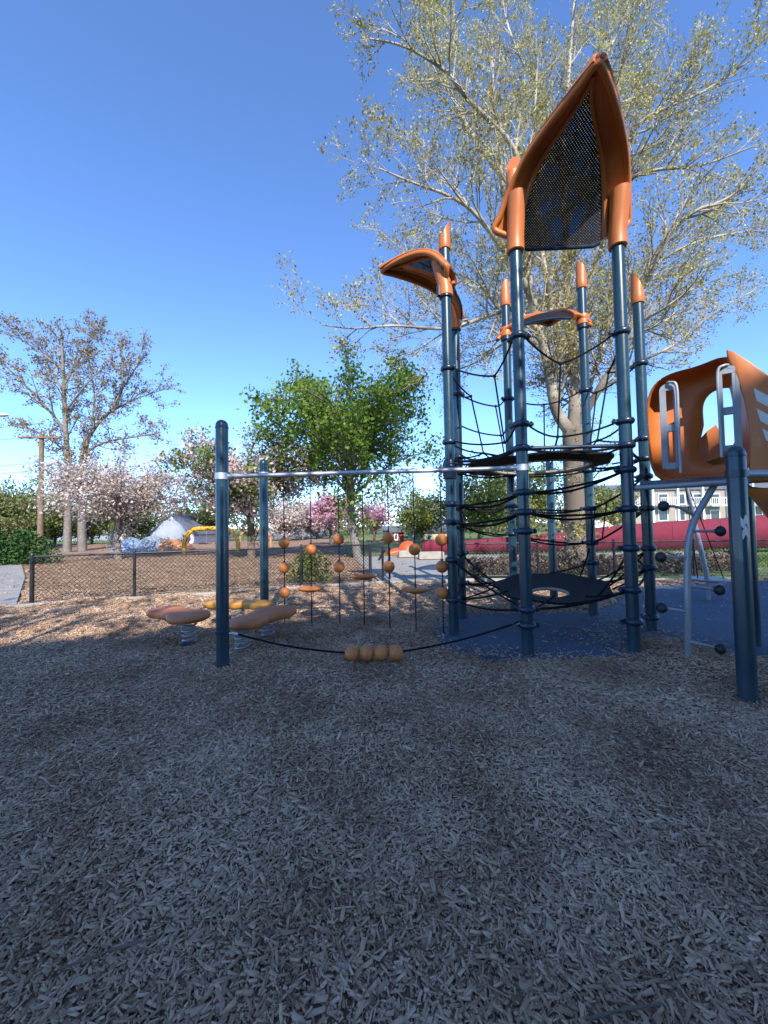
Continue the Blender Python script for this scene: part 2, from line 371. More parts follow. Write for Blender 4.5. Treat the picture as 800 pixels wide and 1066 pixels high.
g = grid_sheet('mulch_field', -40, 1.2, 9.3, 44, 30, 20, lambda x, y: .0 * x - .02 + .03 * np.sin(.8 * x + y * .6), M['mulch']); g['kind'] = 'structure'
b = MB()
pp = smoothpts([Vector((x, y, .006)) for x, y in rub_poly] + [Vector((*rub_poly[0], .006))], 4)[:-1]
rr_ = random.Random(3)
pp = [p + Vector((rr_.uniform(-.03, .03), rr_.uniform(-.03, .03), 0)) for p in pp]
b.prism(pp, (0, 0, -1), .05)
o = b.build('rubber_surface', M['rubberblue'], None, False); o['kind'] = 'structure'

# wood chips: real flakes, dense near the camera
def chips(name, n, x0, x1, y0, y1, lmin, lmax, wr, seed, m, fan=True, keep=None, zoff=0.0, spill=.012):
    rg = np.random.default_rng(seed)
    y = y0 + (y1 - y0) * rg.random(n) ** (1.0)
    x = (rg.random(n) * 2 - 1) * (1.12 * y + 2.3) if fan else x0 + (x1 - x0) * rg.random(n)
    k = (x > x0) & (x < x1)
    ins = inside(x, y); edge = inside(x + rg.normal(0, .15, n), y + rg.normal(0, .15, n))
    k &= ~(ins & edge) | (rg.random(n) < spill)
    if keep is not None: k &= keep(x, y, rg)
    x, y, ins = x[k], y[k], ins[k]; n = len(x)
    L = (lmin + (lmax - lmin) * rg.random(n) ** 2.2) / 2; W = L * (wr[0] + (wr[1] - wr[0]) * rg.random(n)); W = np.minimum(W, .012 + .004 * rg.random(n)) if wr[1] < 1 else W
    T = .0009 + .0019 * rg.random(n) ** 2
    yaw = rg.random(n) * 2 * PI; pit = rg.normal(0, .24, n); rol = rg.normal(0, .38, n)
    cx, sx_ = np.cos(yaw), np.sin(yaw)
    ex = np.stack([cx * np.cos(pit), sx_ * np.cos(pit), np.sin(pit)], -1)
    ey = np.stack([-sx_, cx, np.sin(rol)], -1); ey /= np.linalg.norm(ey, axis=1)[:, None]
    ez = np.cross(ex, ey)
    z = np.where(ins, .012, hgt(x, y) * np.where(y > 9, .3, 1)) + zoff + np.abs(np.sin(pit)) * L * .6 + .004 + .008 * rg.random(n)
    c = np.stack([x, y, z], -1)
    V = []
    t1, t2 = .55 + .45 * rg.random(n), .45 + .55 * rg.random(n)
    for sz in (-1, 1):
        for a_, b_, tt in ((-1, -1, t1), (1, -1, t2), (1, 1, t2), (-1, 1, t1)):
            V.append(c + ex * (a_ * L)[:, None] + ey * (b_ * W * tt)[:, None] + ez * (sz * T)[:, None])
    V = np.stack(V, 1).reshape(-1, 3)
    f = np.array([(4, 5, 6, 7), (0, 1, 5, 4), (1, 2, 6, 5), (2, 3, 7, 6), (3, 0, 4, 7)])
    Fc = (np.arange(n)[:, None, None] * 8 + f[None]).reshape(-1, 4)
    o = raw_mesh(name, V, Fc, m); o['kind'] = 'stuff'; return o
chips('wood_chips', 170000, -6, 6, .3, 3.0, .008, .058, (.10, .36), 1, M['chip'])
chips('wood_chips', 125000, -9, 9, 3.0, 6.2, .012, .060, (.12, .38), 2, M['chip'])
chips('wood_chips', 60000, -11, 9, 6.2, 9.3, .02, .08, (.2, .5), 4, M['chip'], keep=lambda x, y, rg: (x < 1.2) | (x > 1.2) & (y < 9.2))
chips('mulch_litter', 48000, -18, 1.0, 8.3, 20, .04, .15, (.12, .35), 5, M['litter'], keep=lambda x, y, rg: x < .8)
chips('wood_chips', 90000, -6, 6, .4, 2.8, .004, .017, (.3, .9), 8, M['chip'], zoff=.002)
chips('dry_leaves', 3600, -6, 6, .5, 6.5, .014, .05, (.4, .95), 6, M['litter'], zoff=.006)
def spillzone(x, y, rg):
    return inside(x, y) & (rg.random(len(x)) < np.clip(1.15 * np.exp(-(((x - 2.75) / .5) ** 2 + ((y - 4.75) / .35) ** 2)) + .8 * np.exp(-(((x - 3.3) / .35) ** 2 + ((y - 5.2) / .5) ** 2)) + .5 * np.exp(-(((x - 1.1) / .3) ** 2 + ((y - 4.3) / .2) ** 2)), 0, .6))
chips('loose_chips', 26000, .5, 4.5, 3.9, 6.0, .012, .055, (.12, .38), 7, M['chip'], keep=spillzone, spill=1.0)
# a few dry sticks on the mulch
for a_, b_, nm in (((60, 1010), (165, 975), 'on the near left mulch'), ((610, 1062), (690, 1046), 'at the bottom edge of the mulch'), ((410, 745), (436, 750), 'on the mulch in front of the bead rope')):
    A, B = gnd(*a_, .03), gnd(*b_, .03)
    mb = MB(); mid = A.lerp(B, .5) + Vector((0, .004, .003))
    mb.tube(smoothpts([A, mid, B], 4), [.0028 + .002 * math.sin(i) ** 2 for i in range(9)], 6)
    tag(mb.build('stick', M['trunk_brown']), 'thin dry brown twig lying ' + nm, 'stick', 'twigs on the mulch')

# ================================================================ PLAY TOWER
PR = .0635
T1, T3, T4, T5, T6, T8, T2 = (Vector(p) for p in ((.87, 4.98, 0), (1.52, 4.18, 0), (2.63, 4.13, 0), (3.44, 5.03, 0), (3.14, 5.86, 0), (2.06, 6.2, 0), (1.157, 5.86, 0)))
ctr = (T1 + T2 + T3 + T4 + T5 + T6 + T8) / 7
tower = thing('play_tower', (ctr.x, ctr.y, 0), 'tall climbing tower of blue posts with orange leaf canopies and black rope nets', 'climbing tower')

def slant_cap(mb, p, z0, z1, r=.078):
    """orange tube end cut at a slant"""
    N = 20; rings = []
    for z, k in ((z0, .96), (z0 + .015, 1.04), (z0 + .1, 1.0), (z1 - .16, .98)):
        rings.append([Vector((p.x + r * k * math.cos(2 * PI * j / N), p.y + r * k * math.sin(2 * PI * j / N), z)) for j in range(N)])
    d = (p - ctr).normalized()
    top = []
    for j in range(N):
        q = Vector((math.cos(2 * PI * j / N), math.sin(2 * PI * j / N), 0))
        top.append(Vector((p.x, p.y, 0)) + q * r * .93 + Vector((0, 0, z1 - .08 - .15 * q.dot(d) + .03)))
    rings.append(top)
    rings.append([Vector((p.x, p.y, sum(t.z for t in top) / N)).lerp(t, .55) for t in top])
    mb.loft(rings, True, True)

def collar(p, z, out=None, r=PR, h=.05):
    mb = MB()
    mb.lathe((p.x, p.y, z), [(r + .004, -h / 2 - .012), (r + .022, -h / 2), (r + .03, -h * .2), (r + .03, h * .2), (r + .022, h / 2), (r + .004, h / 2 + .012)], 24)
    for d in out or ():
        d = Vector((d.x, d.y, 0)).normalized()
        q = Matrix.Rotation(math.atan2(d.y, d.x), 3, 'Z')
        mb.box(Vector((p.x, p.y, z)) + d * (r + .045), (.06, .042, .045), 0, .012, q)
        mb.tube([Vector((p.x, p.y, z)) + d * (r + .05) + Vector((0, 0, -.03)), Vector((p.x, p.y, z)) + d * (r + .05) + Vector((0, 0, .03))], .012, 8)
    return mb

ring = [T3, T4, T5, T6, T8, T2, T1]
heights = {  # post: (top, cap?, collar heights)
    0: (5.20, True, [3.48, 2.50, 2.235, 1.75, 1.535, 1.33, .49, .32]),
    1: (4.55, False, [3.48, 2.50, 2.235, 1.97, 1.55, 1.13, .69, .35]),
    2: (4.33, True, [3.50, 2.50, 2.235, 2.0, 1.58, 1.06, .81, .17]),
    3: (5.06, True, [3.44, 2.46, 2.2, 1.62, 1.10, .80, .5]),
    4: (5.0, True, [3.44, 2.46, 2.2, 1.7, 1.25, .55]),
    5: (4.6, False, [3.42, 2.44, 2.2, 1.68, 1.4, .98, .53]),
    6: (5.08, True, [3.46, 2.49, 2.2, 1.68, 1.445, .96, .45]),
}
for i, p in enumerate(ring):
    top, cap, cs = heights[i]
    mb = MB(); mb.lathe((p.x, p.y, -.1), [(PR, 0), (PR, top + .1)], 28)
    po = mb.build('post', M['post'], tower)
    nb = [ring[(i + 1) % 7] - p, ring[(i - 1) % 7] - p]
    for z in cs: collar(p, z, nb).build('collar', M['clamp'], po)
    if cap:
        cb = MB(); slant_cap(cb, p, top - .02, top + .30); cb.build('cap', M['orange'], po)
    if i in (6, 5, 3, 4):
        bz = 4.5
        bb = MB(); bb.lathe((p.x, p.y, bz), [(PR + .005, -.1), (PR + .022, -.09), (PR + .022, -.03), (PR + .012, -.02), (PR + .012, .02), (PR + .022, .03), (PR + .022, .09), (PR + .005, .1)], 24)
        d = (ctr - p).normalized(); bb.box(Vector((p.x, p.y, bz)) - d * (PR + .03), (.05, .06, .16), math.atan2(d.y, d.x), .012)
        bb.build('bracket', M['clamp'], po)

# leaf-shaped canopies -------------------------------------------------
def canopy(A, B, tip, h0=4.52, wide=.20, wide_b=.13, steep=True):
    mid = (A + B) / 2; e = (B - A); half = e.length / 2; e.normalize()
    o = Vector((e.y, -e.x, 0))
    if o.dot(mid - ctr) < 0: o = -o
    tipd = Vector((tip.x, tip.y, 0)) - mid
    to, te, th = tipd.dot(o), tipd.dot(e), tip.z - h0
    def pt(s, t):
        s_ = max(0, min(1, s))
        hw = (half + (wide if t < 0 else wide_b)) * max(0.0, 1 - s_ ** ((.85 if t < 0 else 1.28) if steep else 1.3)) ** .98 + .012
        hh = h0 + th * (1.03 * (1 - math.exp(-s_ / .15)) - .03 * s_ ** 2 if steep else 1.12 * math.sin(min(1, s_ * .98) * PI / 2) - .12 * s_ ** 2)
        c = mid + o * (-.14 + (to + .14) * s_) + e * (te * s_)
        drop = (.11 if steep else .17) * abs(t) ** 2.6 * (1 - .55 * s_)
        groove = .035 * math.exp(-((abs(t) - .74) / .13) ** 2) * (1 - s_ ** 6)
        lift = .26 * max(0, abs(t) - .55) / .45 * math.exp(-s_ / .10) if steep else 0
        return c + e * (hw * t) + Vector((0, 0, hh - drop + groove + lift)) + o * (.10 * abs(t) ** 2 * (1 - s_))
    ca = bpy.data.objects.new('canopy', None)
    # frame: a horseshoe whose inner boundary follows the panel
    NS = 40; NT = 10
    def tm(s): return .64 * max(0, 1 - (s / .86) ** 2.2) if s < .86 else 0.0
    V = []; Fc = []
    rows = []
    for i in range(NS + 1):
        s = (i / NS) ** 1.4; row = []
        for side in (-1, 1):
            ts = [tm(s) + (1 - tm(s)) * k / NT for k in range(NT + 1)]
            ts = [-t for t in reversed(ts)] if side < 0 else ts
            row.append([pt(s, t) for t in ts])
        rows.append(row)
    fr = MB()
    for side in (0, 1):
        fr.loft([r[side] for r in rows], closed=False)
    fo = fr.build('canopy', M['orange'], tower, True, 80)
    md = fo.modifiers.new('weld', 'WELD'); md.merge_threshold = .004
    md = fo.modifiers.new('shell', 'SOLIDIFY'); md.thickness = .055; md.offset = 1; md.use_even_offset = False
    md = fo.modifiers.new('soft', 'BEVEL'); md.width = .012; md.segments = 2; md.limit_method = 'ANGLE'; md.angle_limit = R(60)
    # down-turned rim
    rim = MB(); L = [pt((i / 40) ** 1.4, -1) for i in range(41)] + [pt((1 - i / 40) ** 1.4, 1) for i in range(1, 41)]
    rim.tube(smoothpts([p + Vector((0, 0, .01)) for p in [Vector((A.x, A.y, h0 + .02))] + L[::4] + [Vector((B.x, B.y, h0 + .02))]], 4), .034, 10); rim.ball(pt(1, 0) + Vector((0, 0, .008)), .0345, 16, 10); ro = rim.build('rim', M['orange'], fo)
    rib = MB()
    for sd_ in (-1, 1):
        rib.tube([pt(s, sd_ * (tm(s) + .03)) + Vector((0, 0, -.012)) for s in [(k / 30) ** 1.4 * .9 for k in range(31)]], [.034 - .018 * k / 30 for k in range(31)], 8)
    rib.build('rib', M['orange'], fo)
    for p, sgn in ((A, -1), (B, 1)):
        sl = MB(); zz = h0 - .14
        k = max(.25, 1)
        s_at = (.14) / (to + .14)
        t_at = sgn * half / (half + (wide if sgn < 0 else wide_b))
        zc = pt(s_at, t_at).z
        prof = [(.082, -.0), (.094, .01), (.096, .06), (.092, .16), (.094, (zc - zz) * .6), (.10, (zc - zz) * .8), (.10, zc - zz - .02)]
        rings = []
        for r_, z_ in prof:
            f_ = max(0, z_ - .12) * .22
            rings.append([Vector((p.x, p.y, zz + z_)) + o * f_ + e * (r_ * math.cos(2 * PI * j / 22)) + o * (r_ * 1.0 * math.sin(2 * PI * j / 22)) for j in range(22)])
        sl.loft(rings, True, True); sl.build('sleeve', M['orange'], fo)
    # perforated panel
    NPS, NPT = 26, 14; verts = []; uvs = []; faces = []; run = 0.0; lastc = None
    for i in range(NPS + 1):
        s = (i / NPS) ** 1.3 * .855
        if lastc: run += (pt(s, 0) - lastc).length
        lastc = pt(s, 0)
        for j in range(NPT + 1):
            t = (j / NPT * 2 - 1) * (tm(s) + .03)
            p = pt(s, t) + Vector((0, 0, .012 + .03 * (1 - (j / NPT * 2 - 1) ** 2) * 0)); verts.append(p)
            uvs.append((run, (p - lastc).dot(e)))
    for i in range(NPS):
        for j in range(NPT):
            a = i * (NPT + 1) + j; faces.append((a, a + 1, a + NPT + 2, a + NPT + 1))
    off = wloc(fo)
    me = bpy.data.meshes.new('perforated_panel'); me.from_pydata([tuple(v - off) for v in verts], [], faces); me.materials.append(M['perforated'])
    ul = me.uv_layers.new(name='UVMap')
    for lp in me.loops: ul.data[lp.index].uv = uvs[lp.vertex_index]
    me.shade_smooth()
    po = bpy.data.objects.new('perforated_panel', me); col.objects.link(po); po.parent = fo
    # dark edge of the panel along its inner side
    eb = MB(); eb.tube([pt(0, (j / 12 * 2 - 1) * .60) + Vector((0, 0, -.012)) for j in range(13)], .02, 8); eb.build('panel_edge', M['clamp'], fo)
canopy(T3, T4, at(624, 61, 3.12), 4.57)
canopy(T2, T1, at(398, 279, 5.45), 4.56)
o68 = (T6 + T8) / 2 - ctr; o68.z = 0; o68.normalize()
tp = (T6 + T8) / 2 + o68 * 1.05; tp.z = 5.12
canopy(T8, T6, tp, 4.60, .12, .08, False)

# rope nets ------------------------------------------------------------
RO = .0115
def net_between(mb, p, q, zp, zq, inward=.22, drop=.12, r=RO):
    a = Vector((p.x, p.y, zp)); b_ = Vector((q.x, q.y, zq)); m_ = a.lerp(b_, .5)
    d = (Vector((ctr.x, ctr.y, 0)) - Vector((m_.x, m_.y, 0))).normalized()
    node = m_ + d * inward - Vector((0, 0, drop))
    a2 = a + (b_ - a).normalized() * PR; b2 = b_ - (b_ - a).normalized() * PR
    mb.tube(sag(a2, node, .035, 6), r, 6); mb.tube(sag(node, b2, .035, 6), r, 6); return node
up = MB(); nodes = []
for i in range(7):
    p, q = ring[i], ring[(i + 1) % 7]
    zi, zj = heights[i][2], heights[(i + 1) % 7][2]
    n1 = net_between(up, p, q, zi[0], zj[0], .25, .22)
    n2 = net_between(up, p, q, (zi[0] + zi[1]) / 2, (zj[0] + zj[1]) / 2, .34, .20) if i in (4,) else None
    n3 = net_between(up, p, q, zi[1], zj[1], .40, .06)
    ch = [n1] + ([n2] if n2 else []) + [n3]
    for a, c in zip(ch, ch[1:]): up.tube(sag(a, c, .0, 2), RO * .9, 6)
    for c in ch: up.ball(c, .022, 10, 6)
    if i in (1, 5): up.tube(sag(n3, Vector((n3.x, n3.y, 2.24)).lerp(Vector((ctr.x, ctr.y, 2.24)), .25), 0, 2), RO * .9, 6)
    nodes.append((n1, n3))
for i in (0, 2, 5):
    up.tube(sag(nodes[i][1], nodes[(i + 3) % 7][1], .12, 8), RO, 6)
up.build('upper_net', M['rope'], tower)

# middle ropes sloping from post to post, in bundles
md_ = MB(); rg = random.Random(5)
for i in range(7):
    p, q = ring[i], ring[(i + 1) % 7]; zi, zj = heights[i][2], heights[(i + 1) % 7][2]
    for (za, zb, k) in ((zi[3], zj[3], 2), (zi[4], zj[4], 2), (zi[2], zj[2], 1)):
        for c in range(k):
            ins = (Vector((ctr.x, ctr.y, 0)) - (p + q) / 2).normalized() * (.10 * c)
            a = Vector((p.x, p.y, za)); b_ = Vector((q.x, q.y, zb)); m_ = a.lerp(b_, .5) + ins - Vector((0, 0, .05 + .045 * c))
            md_.tube(smoothpts([a, a.lerp(m_, .5) + Vector((0, 0, -.02)), m_, b_.lerp(m_, .5) + Vector((0, 0, -.02)), b_], 4), RO * 1.15, 6)
    # cross lashings
    for f_ in (.3, .55, .8):
        a = Vector((p.x, p.y, zi[3])).lerp(Vector((q.x, q.y, zj[3])), f_); b_ = Vector((p.x, p.y, zi[4])).lerp(Vector((q.x, q.y, zj[4])), min(1, f_ + .06))
        d = (Vector((ctr.x, ctr.y, 0)) - Vector((a.x, a.y, 0))).normalized()
        if i in (1, 2, 5) and f_ > .4: md_.tube([a + d * .1 - Vector((0, 0, .08)), b_ + d * .15 - Vector((0, 0, .1))], RO * .9, 5)
    # thin membrane strip woven between the ropes
md_.build('middle_net', M['rope'], tower)
lo = MB(); hubz = .56; dc = Vector((2.22, 5.18, hubz)); DR = .72
for i in range(7):
    p, q = ring[i], ring[(i + 1) % 7]; zi, zj = heights[i][2], heights[(i + 1) % 7][2]
    lowp = {0: .49, 1: .69, 2: .81, 3: .5, 4: .55, 5: .53, 6: .45}
    a = Vector((p.x, p.y, lowp[i])); b_ = Vector((q.x, q.y, lowp[(i + 1) % 7]))
    lo.tube(sag(a, b_, .06, 8), RO * 1.1, 6)
    d = (a - dc); d.z = 0; d.normalize()
    e1 = dc + Matrix.Rotation(.25, 3, 'Z') @ d * DR; e2 = dc + Matrix.Rotation(-.25, 3, 'Z') @ d * DR
    lo.tube(sag(a, e1, .03, 6), RO, 6); lo.tube(sag(a, e2, .03, 6), RO, 6)
    hi = {0: None, 1: 1.13, 2: 1.06, 3: 1.10, 4: None, 5: .98, 6: .96}[i]
    if hi: lo.tube(sag(Vector((p.x, p.y, hi)), dc + d * DR, .04, 6), RO, 6)
    up2 = {0: .49, 1: 1.13, 2: 1.06, 3: .8, 4: .55, 5: .98, 6: .96}
    lo.tube(sag(Vector((p.x, p.y, up2[i])), Vector((q.x, q.y, lowp[(i + 1) % 7])), .05, 8), RO, 6)
lo.build('lower_net', M['rope'], tower)

def disc_membrane(name, c, Rr, hole_c, hole_r, tilt, bulge=.03):
    N = 44; rings = []
    q = Matrix.Rotation(tilt[0], 3, 'X') @ Matrix.Rotation(tilt[1], 3, 'Y')
    for zz, order in ((.012, 1), (-.012, -1)):
        ks = [0, .15, .5, .85, 1.0] if order > 0 else [1.0, .85, .5, .15, 0]
        for k in ks:
            rr = []
            for j in range(N):
                a = 2 * PI * j / N; hp = Vector((hole_c[0] + hole_r * math.cos(a), hole_c[1] + hole_r * math.sin(a), 0)); op = Vector((Rr * (1 + .04 * math.cos(7 * a)) * math.cos(a), Rr * (1 + .04 * math.cos(7 * a)) * math.sin(a), 0))
                v = hp.lerp(op, k); v.z = zz - bulge * (1 - (v.length / Rr) ** 2); rr.append(Vector(c) + q @ v)
            rings.append(rr)
    rings.append(rings[0])
    mb = MB(); mb.loft(rings); o = mb.build(name, M['membrane'], tower, True, 60)
    rb = MB(); L = [Vector(c) + q @ Vector((hole_c[0] + hole_r * math.cos(2 * PI * j / 40), hole_c[1] + hole_r * math.sin(2 * PI * j / 40), -bulge * .8)) for j in range(41)]
    rb.tube(L, .02, 10, False); rb.build('hole_ring', M['ringm'], o); return o
disc_membrane('lower_disc', dc, DR, (-.12, -.22), .22, (R(6), R(-3)))
disc_membrane('upper_disc', Vector((ctr.x - .05, ctr.y, 2.2)), .92, (.04, .0), .62, (R(0), R(0)), .04)
rl = MB()
for i in range(7):
    p, q = ring[i], ring[(i + 1) % 7]; d = (q - p).normalized()
    if i == 0: continue
    rl.tube(sag(Vector((p.x, p.y, 2.235)) + d * PR, Vector((q.x, q.y, 2.235)) - d * PR, .05, 6), .018, 8)
    dd = (p - ctr); dd.z = 0; dd.normalize()
    rl.tube(sag(Vector((p.x, p.y, 2.235)), Vector((ctr.x, ctr.y, 2.18)) + dd * .93, .0, 2), .012, 6)
rl.build('platform_rope', M['rope'], tower)
d = (T4 - T3).normalized()
rl = MB(); rl.tube([Vector((T3.x, T3.y, 2.235)) + d * PR, Vector((T4.x, T4.y, 2.235)) - d * PR], .022, 14); rl.build('platform_rail', M['clamp'], tower)

# ================================================================ OVERHEAD BEAM FRAME WITH HANGING BEADS
P0 = gnd(232, 694); P0.z = 0
P1 = at(275, 560, 5.85); P1.z = 0
frame = thing('overhead_frame', (P0.x, P0.y, 0), 'two dome topped blue posts carrying long silver overhead beams into the tower', 'beam frame')
def dome_post(p, top, parent, name='post'):
    mb = MB(); prof = [(PR, -.1), (PR, top - PR)] + [(max(.002, PR * math.cos(a)), top - PR + PR * math.sin(a)) for a in [R(x) for x in (15, 30, 45, 60, 75, 89)]]
    mb.lathe((p.x, p.y, 0), prof, 28); po = mb.build(name, M['post'], parent)
    cb = MB(); cb.lathe((p.x, p.y, top - PR - .02), [(PR + .001, -.008), (PR + .004, -.006), (PR + .004, .006), (PR + .001, .008)], 28); cb.build('cap_seam', M['clamp'], po)
    return po
p0top = hz(231, 437, P0.x, P0.y); p1top = hz(275, 478, P1.x, P1.y)
po0 = dome_post(P0, p0top, frame); po1 = dome_post(P1, p1top, frame)
b0, b3 = Vector((P0.x, P0.y, hz(232, 496, P0.x, P0.y))), Vector((T3.x, T3.y, hz(545, 487, T3.x, T3.y)))
b1, bt1 = Vector((P1.x, P1.y, hz(275, 494, P1.x, P1.y))), Vector((T1.x, T1.y, hz(463, 489, T1.x, T1.y)))
dd = (b3 - b0).normalized()
mb = MB(); mb.tube([b0 + dd * .05, b3 - dd * .04], .024, 16); be = mb.build('beam', M['steel'], frame)
for q, s_ in ((b0, 1), (b3, -1)):
    mb = MB(); mb.lathe(q, [(PR + .001, -.035), (PR + .007, -.033), (PR + .007, .033), (PR + .001, .035)], 26); mb.tube([q + dd * s_ * .06, q + dd * s_ * .17], .031, 14); mb.build('beam_clamp', M['steel'], be)
dd = (bt1 - b1).normalized()
mb = MB(); mb.tube([b1 + dd * .05, bt1 - dd * .03], .024, 16); be2 = mb.build('beam', M['steel'], frame)
mb = MB(); mb.lathe(b1, [(PR + .001, -.035), (PR + .007, -.033), (PR + .007, .033), (PR + .001, .035)], 26); mb.build('beam_clamp', M['steel'], be2)
mb = MB(); q = bt1; mb.lathe(q, [(PR + .002, -.13), (PR + .018, -.12), (PR + .03, -.05), (PR + .045, 0), (PR + .03, .05), (PR + .018, .12), (PR + .002, .13)], 20)
mb.tube([q - dd * .13, q - dd * .03], .034, 12); mb.build('beam_clamp', M['clamp'], be2)

# hanging ropes with balls and discs
hang = [(295, ['b565', 'b591', 'b617'], 'pale brown rope with three orange balls, nearest the back post'),
        (323, ['b572', 'd613'], 'hanging rope with one orange ball above a disc seat, second from the back post'),
        (352, ['b561', 'b590'], 'hanging rope with two orange balls in front of the fence, third from the back post'),
        (377, ['d600'], 'hanging rope carrying only an orange disc seat, beside the fence end post'),
        (403, ['b560', 'b590'], 'hanging rope with two orange balls in front of the paved path'),
        (430, ['b572', 'd614'], 'hanging rope with one ball above a tan disc seat in front of the path'),
        (458, ['b562', 'b590', 'b617'], 'rope with three orange balls hanging right beside the tower post')]
for px, items, lab in hang:
    tt = (px - 275) / (463 - 275.0)
    # depth along the beam line at that column
    best = min((abs((CAM + ray(px, 490) * (b1.lerp(bt1, k / 400).y / ray(px, 490).y)).x - b1.lerp(bt1, k / 400).x), k) for k in range(401))[1] / 400
    top = b1.lerp(bt1, best) - Vector((0, 0, .02))
    t_ = thing('bead_rope', (top.x, top.y, 0), lab, 'hanging rope', 'hanging ropes with orange beads')
    rp = MB(); rp.tube([top, Vector((top.x + .004, top.y, 1.2)), Vector((top.x, top.y, -.03))], .0075, 7)
    rp.lathe(top + Vector((0, 0, .02)), [(.032, -.02), (.034, 0), (.032, .02)], 14, (bt1 - b1).normalized())
    rp.build('rope', M['rope'], t_)
    for it in items:
        z = hz(px, int(it[1:]), top.x, top.y)
        b_ = MB()
        if it[0] == 'b':
            prof = [(.012, -.080)] + [(.081 * math.sin(PI * k / 14), -.081 * math.cos(PI * k / 14)) for k in range(1, 14)] + [(.012, .080)]
            b_.lathe((top.x, top.y, z), prof, 24); bo = b_.build('ball', M['bead'], t_)
        else:
            b_.lathe((top.x, top.y, z), [(.02, -.05), (.07, -.045), (.15, -.02), (.185, .0), (.19, .014), (.175, .026), (.10, .032), (.02, .036)], 32); bo = b_.build('disc_seat', M['bead'], t_)
        k_ = MB(); k_.lathe((top.x, top.y, z + (.085 if it[0] == 'b' else .04)), [(.012, -.01), (.018, -.006), (.018, .01), (.011, .016)], 12); k_.build('ferrule', M['clamp'], bo)

# front rope with four beads
br = thing('bead_swing', (at(390, 682, 3.98).x, 3.98, 0), 'slack black rope strung low with four orange balls touching the mulch', 'bead rope')
ra = Vector((P0.x, P0.y, hz(232, 658, P0.x, P0.y))); rb_ = Vector((T3.x, T3.y, hz(545, 647, T3.x, T3.y)))
bd = [at(x, 682.5, 4.05) for x in (367, 382, 397, 412)]
for v in bd: v.z = max(v.z, .095)
rp = MB(); rp.tube(smoothpts([ra + Vector((.06, 0, 0)), ra.lerp(bd[0], .5) + Vector((0, 0, -.035)), bd[0], bd[3], bd[3].lerp(rb_, .5) + Vector((0, 0, -.03)), rb_ - Vector((.06, 0, 0))], 6), .011, 8)
rp.build('rope', M['rope'], br)
for v in bd:
    b_ = MB(); b_.lathe(v, [(.016, -.078)] + [(.079 * math.sin(PI * k / 14), -.079 * math.cos(PI * k / 14)) for k in range(1, 14)] + [(.016, .078)], 24, Vector((1, .1, .05)))
    b_.build('ball', M['bead'], br)
for q, v in ((ra, Vector((1, 0, -.15))), (rb_, Vector((-1, 0, -.2)))):
    c_ = MB(); c_.tube([q + v * .05, q + v * .16], .015, 10); co = c_.build('end_fitting', M['steel'], br)
c_ = MB(); c_.lathe(ra, [(PR + .001, -.02), (PR + .008, -.018), (PR + .008, .018), (PR + .001, .02)], 24); c_.build('post_clamp', M['clamp'], br)

# ================================================================ SPRING PADS
def pad_outline(lobes, k=3.2):
    """smooth union outline of circles by ray marching from the centroid"""
    c = sum((Vector((x, y)) for x, y, r in lobes), Vector((0, 0))) / len(lobes); out = []
    for j in range(72):
        a = 2 * PI * j / 72; d = Vector((math.cos(a), math.sin(a))); best = .02
        for i in range(400):
            t = i * .004; p = c + d * t
            f = sum(math.exp(-9 * ((p - Vector((x, y))).length / r - 1)) for x, y, r in lobes)
            if f >= 1: best = t
        out.append(best)
    sm = [(out[j - 2] + out[j - 1] * 2 + out[j] * 3 + out[(j + 1) % 72] * 2 + out[(j + 2) % 72]) / 9 for j in range(72)]
    return c, sm
def spring_pad(lobes, z, springs, m, label):
    c, sm = pad_outline(lobes)
    t_ = thing('spring_pad', (c.x, c.y, 0), label, 'spring platform', 'spring mounted stepping pads')
    rings = []
    for k, dz in ((.3, -.05), (.88, -.05), (.97, -.03), (1.0, .0), (.985, .022), (.93, .036), (.5, .043), (.1, .045)):
        rings.append([Vector((c.x + math.cos(2 * PI * j / 72) * sm[j] * k, c.y + math.sin(2 * PI * j / 72) * sm[j] * k, z + dz)) for j in range(72)])
    mb = MB(); mb.loft(rings, True, True); mb.build('pad', m, t_, True, 60)
    for x, y in springs:
        s_ = MB(); H = z - .07; n = 90
        s_.tube([Vector((x + .075 * math.cos(i / n * 2 * PI * 5), y + .075 * math.sin(i / n * 2 * PI * 5), .03 + H * i / n)) for i in range(n + 1)], .012, 8)
        so_ = s_.build('spring', M['pipe'], t_)
        for zz in (.02, H + .035):
            e_ = MB(); e_.lathe((x, y, zz), [(.10, -.02), (.105, -.012), (.105, .012), (.09, .02)], 20); e_.build('spring_plate', M['clamp'], so_)
a = gnd(196, 672); b_ = gnd(172, 660)
def on(px, py, z):
    d_ = ray(px, py); return CAM + d_ * ((z - CAM_H) / d_.z)
z_ = .34
q1, q2 = on(197, 642, z_), on(173, 636, z_)
spring_pad([(q1.x, q1.y, .25), (q1.lerp(q2, .5).x, q1.lerp(q2, .5).y, .19), (q2.x, q2.y - .02, .22)], z_, [(q1.x, q1.y)], M['tan'], 'two lobed tan stepping pad on a coil spring, left of the tall front post')
q1, q2, q3 = on(256, 648, z_), on(287, 637, z_), on(243, 645, z_)
spring_pad([(q1.x, q1.y, .22), (q1.lerp(q2, .5).x, q1.lerp(q2, .5).y, .19), (q2.x, q2.y, .27)], z_, [(q1.x - .04, q1.y), (q2.x - .1, q2.y)], M['tan'], 'two lobed tan stepping pad on two coil springs, right of the tall front post')
q1, q2 = on(224, 628, .36), on(272, 629, .36)
